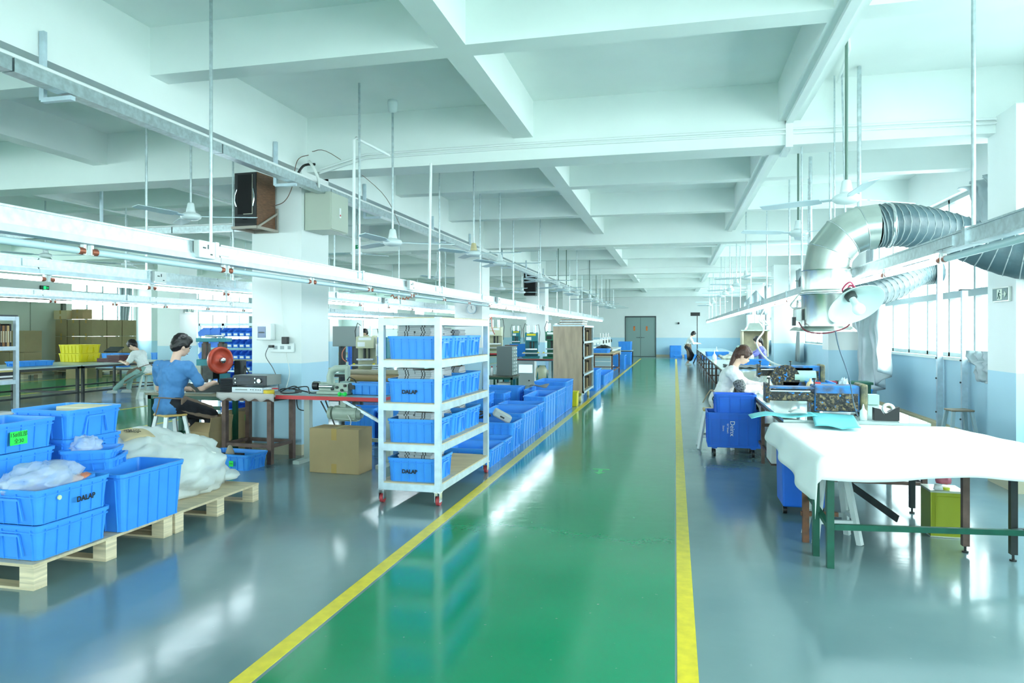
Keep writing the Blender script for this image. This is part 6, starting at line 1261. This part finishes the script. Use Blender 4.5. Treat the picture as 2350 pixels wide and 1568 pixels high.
def person(label, loc, rz, hip=.66, lean=.1, turn=0.0, head=(.2, 0, 0), hands=((-.2, .4, .8), (.2, .4, .8)), knees=None, feet=((-.12, .4, .0), (.12, .4, .0)), s=1.0, top=None, bottom=None, sleeve='short', hair='short', hm=None, apron=None, shoe=None, female=True, vox=.011, stand=False, skirt=False, long_=False, cuffs=None):
    t = thing('person', label, 'person', loc, rz)
    sh = .165 if female else .195; tl = .44; R = M.Rotation(turn, 4, 'Z') @ M.Rotation(-lean, 4, 'X')
    H = V((0, 0, hip)); sp = lambda x, y, z: H + (R @ V((x, y, z)))
    chest = sp(0, 0, .3); neck0 = sp(0, .0, tl + .02); neckT = neck0 + (M.Rotation(turn, 4, 'Z') @ M.Rotation(-lean - head[0] * .5, 4, 'X')) @ V((0, .01, .09))
    HR = M.Rotation(turn + head[1], 4, 'Z') @ M.Rotation(-lean - head[0], 4, 'X') @ M.Rotation(head[2], 4, 'Y')
    hd = lambda x, y, z: neckT + (HR @ V((x, y + .015, z + .085)))
    HT = M.Translation(hd(0, 0, 0)) @ HR; BT = M.Translation(H) @ R
    S_ = [sp(-sh, 0, tl - .03), sp(sh, 0, tl - .03)]; E_ = []; W_ = []
    for i in (0, 1):
        e, w_ = ik(S_[i], V(hands[i]), .27, .25, V(((-1, 1)[i] * .7, -.5, -1))); E_.append(e); W_.append(w_)
    HP = [H + V((-.085, 0, 0)), H + V((.085, 0, 0))]; K_ = []; A_ = []
    for i in (0, 1):
        an = V(feet[i]) + V((0, 0, .075)); pole = V(((-1, 1)[i] * .15, 1, .4)) if not stand else V((0, 1, 0)); k, a = ik(HP[i], an, .42, .40, pole); K_.append(k); A_.append(a)
    b = MB()
    # torso
    def torso(b, g):
        b.ell((0, 0, .0), (.145 + g, .115 + g, .12 + g), 20, 14, BT); b.ell((0, .005, .14), (.12 + g, .095 + g, .15 + g), 20, 14, BT)
        b.ell((0, .005, .3), (.145 + (0 if female else .018) + g, .105 + g, .15 + g), 20, 14, BT); b.cap(sp(-sh * .9, 0, tl - .05), sp(sh * .9, 0, tl - .05), .062 + g, n=14)
        if female: b.ell((-.06, .08, .3), (.05 + g * .6, .05 + g * .6, .055), 12, 8, BT).ell((.06, .08, .3), (.05 + g * .6, .05 + g * .6, .055), 12, 8, BT)
    torso(b, 0); b.cap(neck0 - (R @ V((0, 0, .04))), neckT + HR @ V((0, 0, .02)), .05, .045, 14)
    # head
    b.ell((0, -.012, .03), (.072, .088, .092), 22, 16, HT); b.ell((0, .018, -.015), (.058, .068, .085), 20, 14, HT); b.ell((0, .052, -.065), (.03, .028, .026), 12, 8, HT)
    b.ell((0, .088, -.012), (.011, .018, .022), 10, 8, HT); b.ell((0, .093, -.022), (.014, .012, .01), 10, 8, HT)
    for x in (-.071, .071): b.ell((x, -.005, -.01), (.01, .019, .03), 10, 8, HT)
    b.ell((0, .082, -.048), (.02, .01, .007), 10, 6, HT)
    for i in (0, 1):
        b.cap(S_[i], E_[i], .047, .038, 14); b.cap(E_[i], W_[i], .038, .026, 14)
        d = (W_[i] - E_[i]).normalized(); sd = d.cross(V((0, 0, 1))).normalized(); dn = V((0, 0, -1)); dn = (dn - d * dn.dot(d)).normalized()
        pc = W_[i] + d * .045; b.cap(W_[i], pc + d * .02, .026, .03, 10); b.cap(pc - sd * .02, pc + sd * .02, .017, n=10)
        for k, (o_, l_) in enumerate(((-.028, .05), (-.0095, .06), (.0095, .064), (.028, .056))):
            a0 = pc + sd * o_ + d * .025; a1 = a0 + d * l_ * .55 + dn * .008; a2 = a1 + d * l_ * .4 + dn * .024; b.cap(a0, a1, .0095, .0085, 8); b.cap(a1, a2, .0085, .0075, 8)
        ts = sd * (1 if i == 0 else -1); a0 = W_[i] + d * .02 + ts * .02; a1 = a0 + d * .03 + ts * .024 + dn * .012; a2 = a1 + d * .026 - ts * .002 + dn * .01; b.cap(a0, a1, .012, .01, 8); b.cap(a1, a2, .01, .0085, 8)
        b.cap(HP[i], K_[i], .082, .055, 16); b.cap(K_[i], A_[i], .053, .034, 14); b.ell(K_[i] * .7 + A_[i] * .3 + V((0, -.015, 0)), (.048, .05, .075), 12, 8)
        b.cap(A_[i] + V((0, -.03, -.035)), A_[i] + V((0, .12, -.05)), .032, .024, 12)
    body = b.build('body', SKIN, t); remesh(body, vox, 2)
    # face
    if vox < .014:
        for x in (-.028, .028): MB().ell((x, .0775, .012), (.011, .006, .006), 10, 6, HT).build('eye', BLACK, t)
        MB().ell((0, .091, -.05), (.016, .004, .004), 10, 6, HT).build('mouth', mat('lips', (176, 92, 92), .5), t)
        for x in (-.028, .028): MB().cbox((0, 0, 0), (.03, .006, .005)).build('eyebrow', hm or HAIR, t).matrix_local = HT @ M.Translation((x, .079, .03))
    # clothes
    g = .018; b = MB(); torso(b, g)
    for i in (0, 1):
        if sleeve == 'short': q = S_[i].lerp(E_[i], .72); b.cap(S_[i], q, .066, .06, 14)
        else: b.cap(S_[i], E_[i], .068, .056, 14); b.cap(E_[i], E_[i].lerp(W_[i], .86), .056, .04, 14)
    if female is False or sleeve == 'short': b.ell((0, -.01, -.03), (.165, .14, .1), 16, 10, BT)
    sh_ = b.build('shirt', top, t); remesh(sh_, vox, 2, .05, .09)
    if cuffs:
        b = MB()
        for i in (0, 1): b.cap(E_[i].lerp(W_[i], .1), E_[i].lerp(W_[i], .85), .062, .046, 14); b.cap(E_[i], E_[i].lerp(W_[i], .2), .06, .062, 14)
        o = b.build('sleeve_cover', cuffs, t); remesh(o, vox, 1, .02, .04)
        o = MB().cap(S_[1].lerp(E_[1], .66), S_[1].lerp(E_[1], .98), .072, .066, 16).build('lace_band', mat('black lace', (40, 44, 48), .7, col2=(150, 150, 150), scale=60), t); remesh(o, vox, 1)
    b = MB(); b.ell((0, 0, -.01), (.16, .13, .12), 18, 12, BT)
    if skirt:
        for i in (0, 1): b.cap(HP[i], K_[i], .11, .1, 16); b.cap(K_[i], K_[i].lerp(A_[i], .45), .1, .11, 14)
        b.cap(K_[0].lerp(A_[0], .3), K_[1].lerp(A_[1], .3), .1, n=14)
    else:
        for i in (0, 1): b.cap(HP[i], K_[i], .098, .07, 16); b.cap(K_[i], A_[i].lerp(K_[i], .08), .068, .052, 14)
    tr = b.build('skirt' if skirt else 'trousers', bottom, t); remesh(tr, vox, 2, .02, .09)
    for i in (0, 1):
        b = MB(); b.cap(A_[i] + V((0, -.03, -.035)), A_[i] + V((0, .13, -.045)), .04, .03, 12); b.cbox(tuple(A_[i] + V((0, .05, -.068))), (.075, .25, .014)); o = b.build('shoe', shoe or BLACK, t); remesh(o, .008, 1)
    # hair
    hm = hm or HAIR; b = MB(); b.ell((0, -.024, .042), (.084, .098, .1), 22, 16, HT); b.ell((0, -.055, .0), (.075, .065, .085), 18, 12, HT)
    if hair == 'short':
        b.ell((0, .03, .085), (.066, .055, .045), 16, 10, HT)
        for x in (-.07, .07): b.ell((x, .0, .02), (.016, .03, .035), 10, 8, HT)
    else:
        b.ell((0, .02, .08), (.07, .062, .045), 16, 10, HT)
        for x in (-.066, .066): b.ell((x, .025, .03), (.015, .04, .04), 10, 8, HT)
    o = b.build('hair', hm, t); remesh(o, min(vox, .009), 1, .012, .02)
    if hair in ('pony', 'longpony'):
        p0 = hd(0, -.11, .06); n_ = 7; L_ = .56 if hair == 'longpony' else .26
        pts = [p0 + V((0, 0, 0))] + [p0 + (HR @ V((0, -.05, 0))) * (1 - (1 - k / n_) ** 2) + (M.Rotation(turn, 4, 'Z') @ V((0, -.12 * k / n_ * (1 if hair == 'longpony' else .3), -L_ * k / n_))) for k in range(1, n_ + 1)]
        b = MB(); b.tube(pts, .03, 12, rr=[.022, .036, .04, .038, .034, .028, .018, .006]); o = b.build('ponytail', hm, t); 
        MB().ell(tuple(p0), (.026, .026, .022), 12, 8).build('hair_tie', mat('mint hair tie', (190, 220, 210), .5) if hair == 'longpony' else BLACK, t)
    if hair == 'bob': b = MB(); b.ell((0, -.03, -.02), (.088, .08, .1), 16, 12, HT); o = b.build('hair_bob', hm, t); remesh(o, vox, 1)
    if apron:
        if not stand:
            def ap(u, v):
                x = (u - .5) * .36; k0 = HP[0].lerp(HP[1], u); k1 = K_[0].lerp(K_[1], u); q = k0.lerp(k1, v * 1.05)
                out = .112 + .012 * sin(u * 9 + v * 4); side = max(0, abs(u - .5) - .28) * 2.2; x *= 1 + .9 * side
                return (q.x * 1.25 + x * .25, q.y, q.z + out - side * .34 + .01 * noise.noise(q * 20))
            MB().grid(ap, 20, 16, .008).build('apron', apron, t)
            MB().grid(lambda u, v: tuple(BT @ V((.172 * sin((u - .5) * 3.4), .15 * cos((u - .5) * 3.4), -.02 + .1 * v))), 24, 4, .006).build('apron_bib', apron, t)
        else:
            def ap(u, v): a = (u - .5) * 3.6; return (.185 * sin(a), .165 * cos(a) + .02 * sin(u * 16) + .04 * v, hip + .14 - .62 * v)
            MB().grid(ap, 28, 10, .008).build('apron', apron, t)
        MB().tube([tuple(BT @ V((.17 * sin(a), .145 * cos(a), .07))) for a in [k * 2 * pi / 24 for k in range(25)]], .007, 6, caps=False).build('apron_strap', apron, t)
        if not stand: MB().tube([tuple(BT @ V((.02, -.15, .07))), tuple(BT @ V((.03, -.17, -.02))), tuple(BT @ V((.01, -.175, -.12)))], .007, 6).build('strap_end', apron, t)
    t.scale = (s, s, s)
    return t
APR = mat('brown apron', (128, 108, 92), .8, bump=.2, bscale=30); APT = mat('tan apron', (172, 148, 120), .8, bump=.2, bscale=30)
NAVY = mat('black trousers', (26, 28, 36), .8)
SB = mat('blue cotton shirt', (78, 134, 190), .85, bump=.3, bscale=9)
person('man in a blue t-shirt seen from behind, seated on a stool at the press', (-5.62, 6.86, 0), -.2, hip=.60, lean=.14, turn=.06, head=(.28, -.3, 0), hands=((-.2, .34, .74), (.14, .42, .80)), feet=((-.06, .34, .0), (.2, .32, .0)), top=SB, bottom=NAVY, female=False, apron=APR, s=1.09, vox=.011)
person('woman in a white lace-sleeved sweatshirt with a long ponytail, leaning over the glass table', (.56, 9.35, 0), -pi / 2 - .06, hip=.62, lean=.38, head=(.25, .05, 0), hands=((-.05, .56, .80), (.14, .5, .79)), feet=((-.12, .3, .05), (.12, .3, .05)), top=mat('white sweatshirt', (240, 238, 238), .85, bump=.2, bscale=20), bottom=mat('dark green black trousers', (28, 50, 52), .8), sleeve='long', hair='longpony', hm=HAIRB, apron=APT, cuffs=mat('pink white sleeve cover', (240, 222, 226), .8), vox=.011)
stool('wooden_stool', 'low stool under the woman in the white sweatshirt', (.5, 9.35, 0), 0, .5)
person('woman in a purple and white jacket seated facing left before the beige booth', (2.42, 20.5, 0), pi / 2, hip=.62, lean=.2, head=(.3, 0, 0), hands=((-.1, .5, .80), (.12, .5, .80)), feet=((-.1, .2, .03), (.1, .2, .03)), top=mat('purple jacket', (122, 124, 200), .8), bottom=APT, sleeve='long', hair='pony', vox=.016)
stool('wooden_stool', 'stool under the woman in the purple jacket', (2.48, 20.5, 0), 0, .52)
person('woman in white with a brown apron standing at the far end of the tables', (.52, 32.0, 0), -pi / 2, hip=.8, lean=.35, head=(.35, 0, 0), hands=((-.1, .5, .95), (.12, .5, .95)), feet=((-.1, .0, .0), (.1, .04, .0)), stand=True, top=mat('white blouse', (236, 240, 240), .8), bottom=NAVY, sleeve='long', hair='bob', apron=APR, skirt=True, shoe=WPVC, vox=.02)
person('woman in a white t-shirt seated sideways at the long table, one foot stretched out', (-11.42, 13.2, 0), pi / 2 + .15, hip=.64, lean=.42, head=(.35, 0, 0), hands=((-.08, .5, .82), (.16, .46, .82)), feet=((-.08, .78, .06), (.14, .5, .12)), top=mat('white t-shirt', (236, 240, 240), .8), bottom=mat('pale green skirt trousers', (150, 186, 180), .8), hair='pony', apron=APR, shoe=mat('grey slipper', (196, 206, 206), .6), vox=.013)
person('small distant seated woman with black hair behind the tall blue crate stack', (-10.3, 22.3, 0), pi - .3, hip=.85, lean=.15, head=(.4, 0, 0), hands=((-.15, .35, .95), (.15, .35, .95)), feet=((-.1, .4, .02), (.1, .4, .02)), top=NAVY, bottom=NAVY, hair='bob', vox=.02)
stool('wooden_stool', 'tall stool under the small distant seated woman', (-10.3, 22.3, 0), 0, .76)
person('person with black hair mostly hidden behind the rolling rack crates', (-6.3, 18.6, 0), .4, hip=.84, lean=.1, head=(.3, 0, 0), hands=((-.2, .35, 1.0), (.2, .35, 1.0)), feet=((-.1, 0, 0), (.1, 0, 0)), stand=True, top=NAVY, bottom=NAVY, sleeve='long', vox=.02)
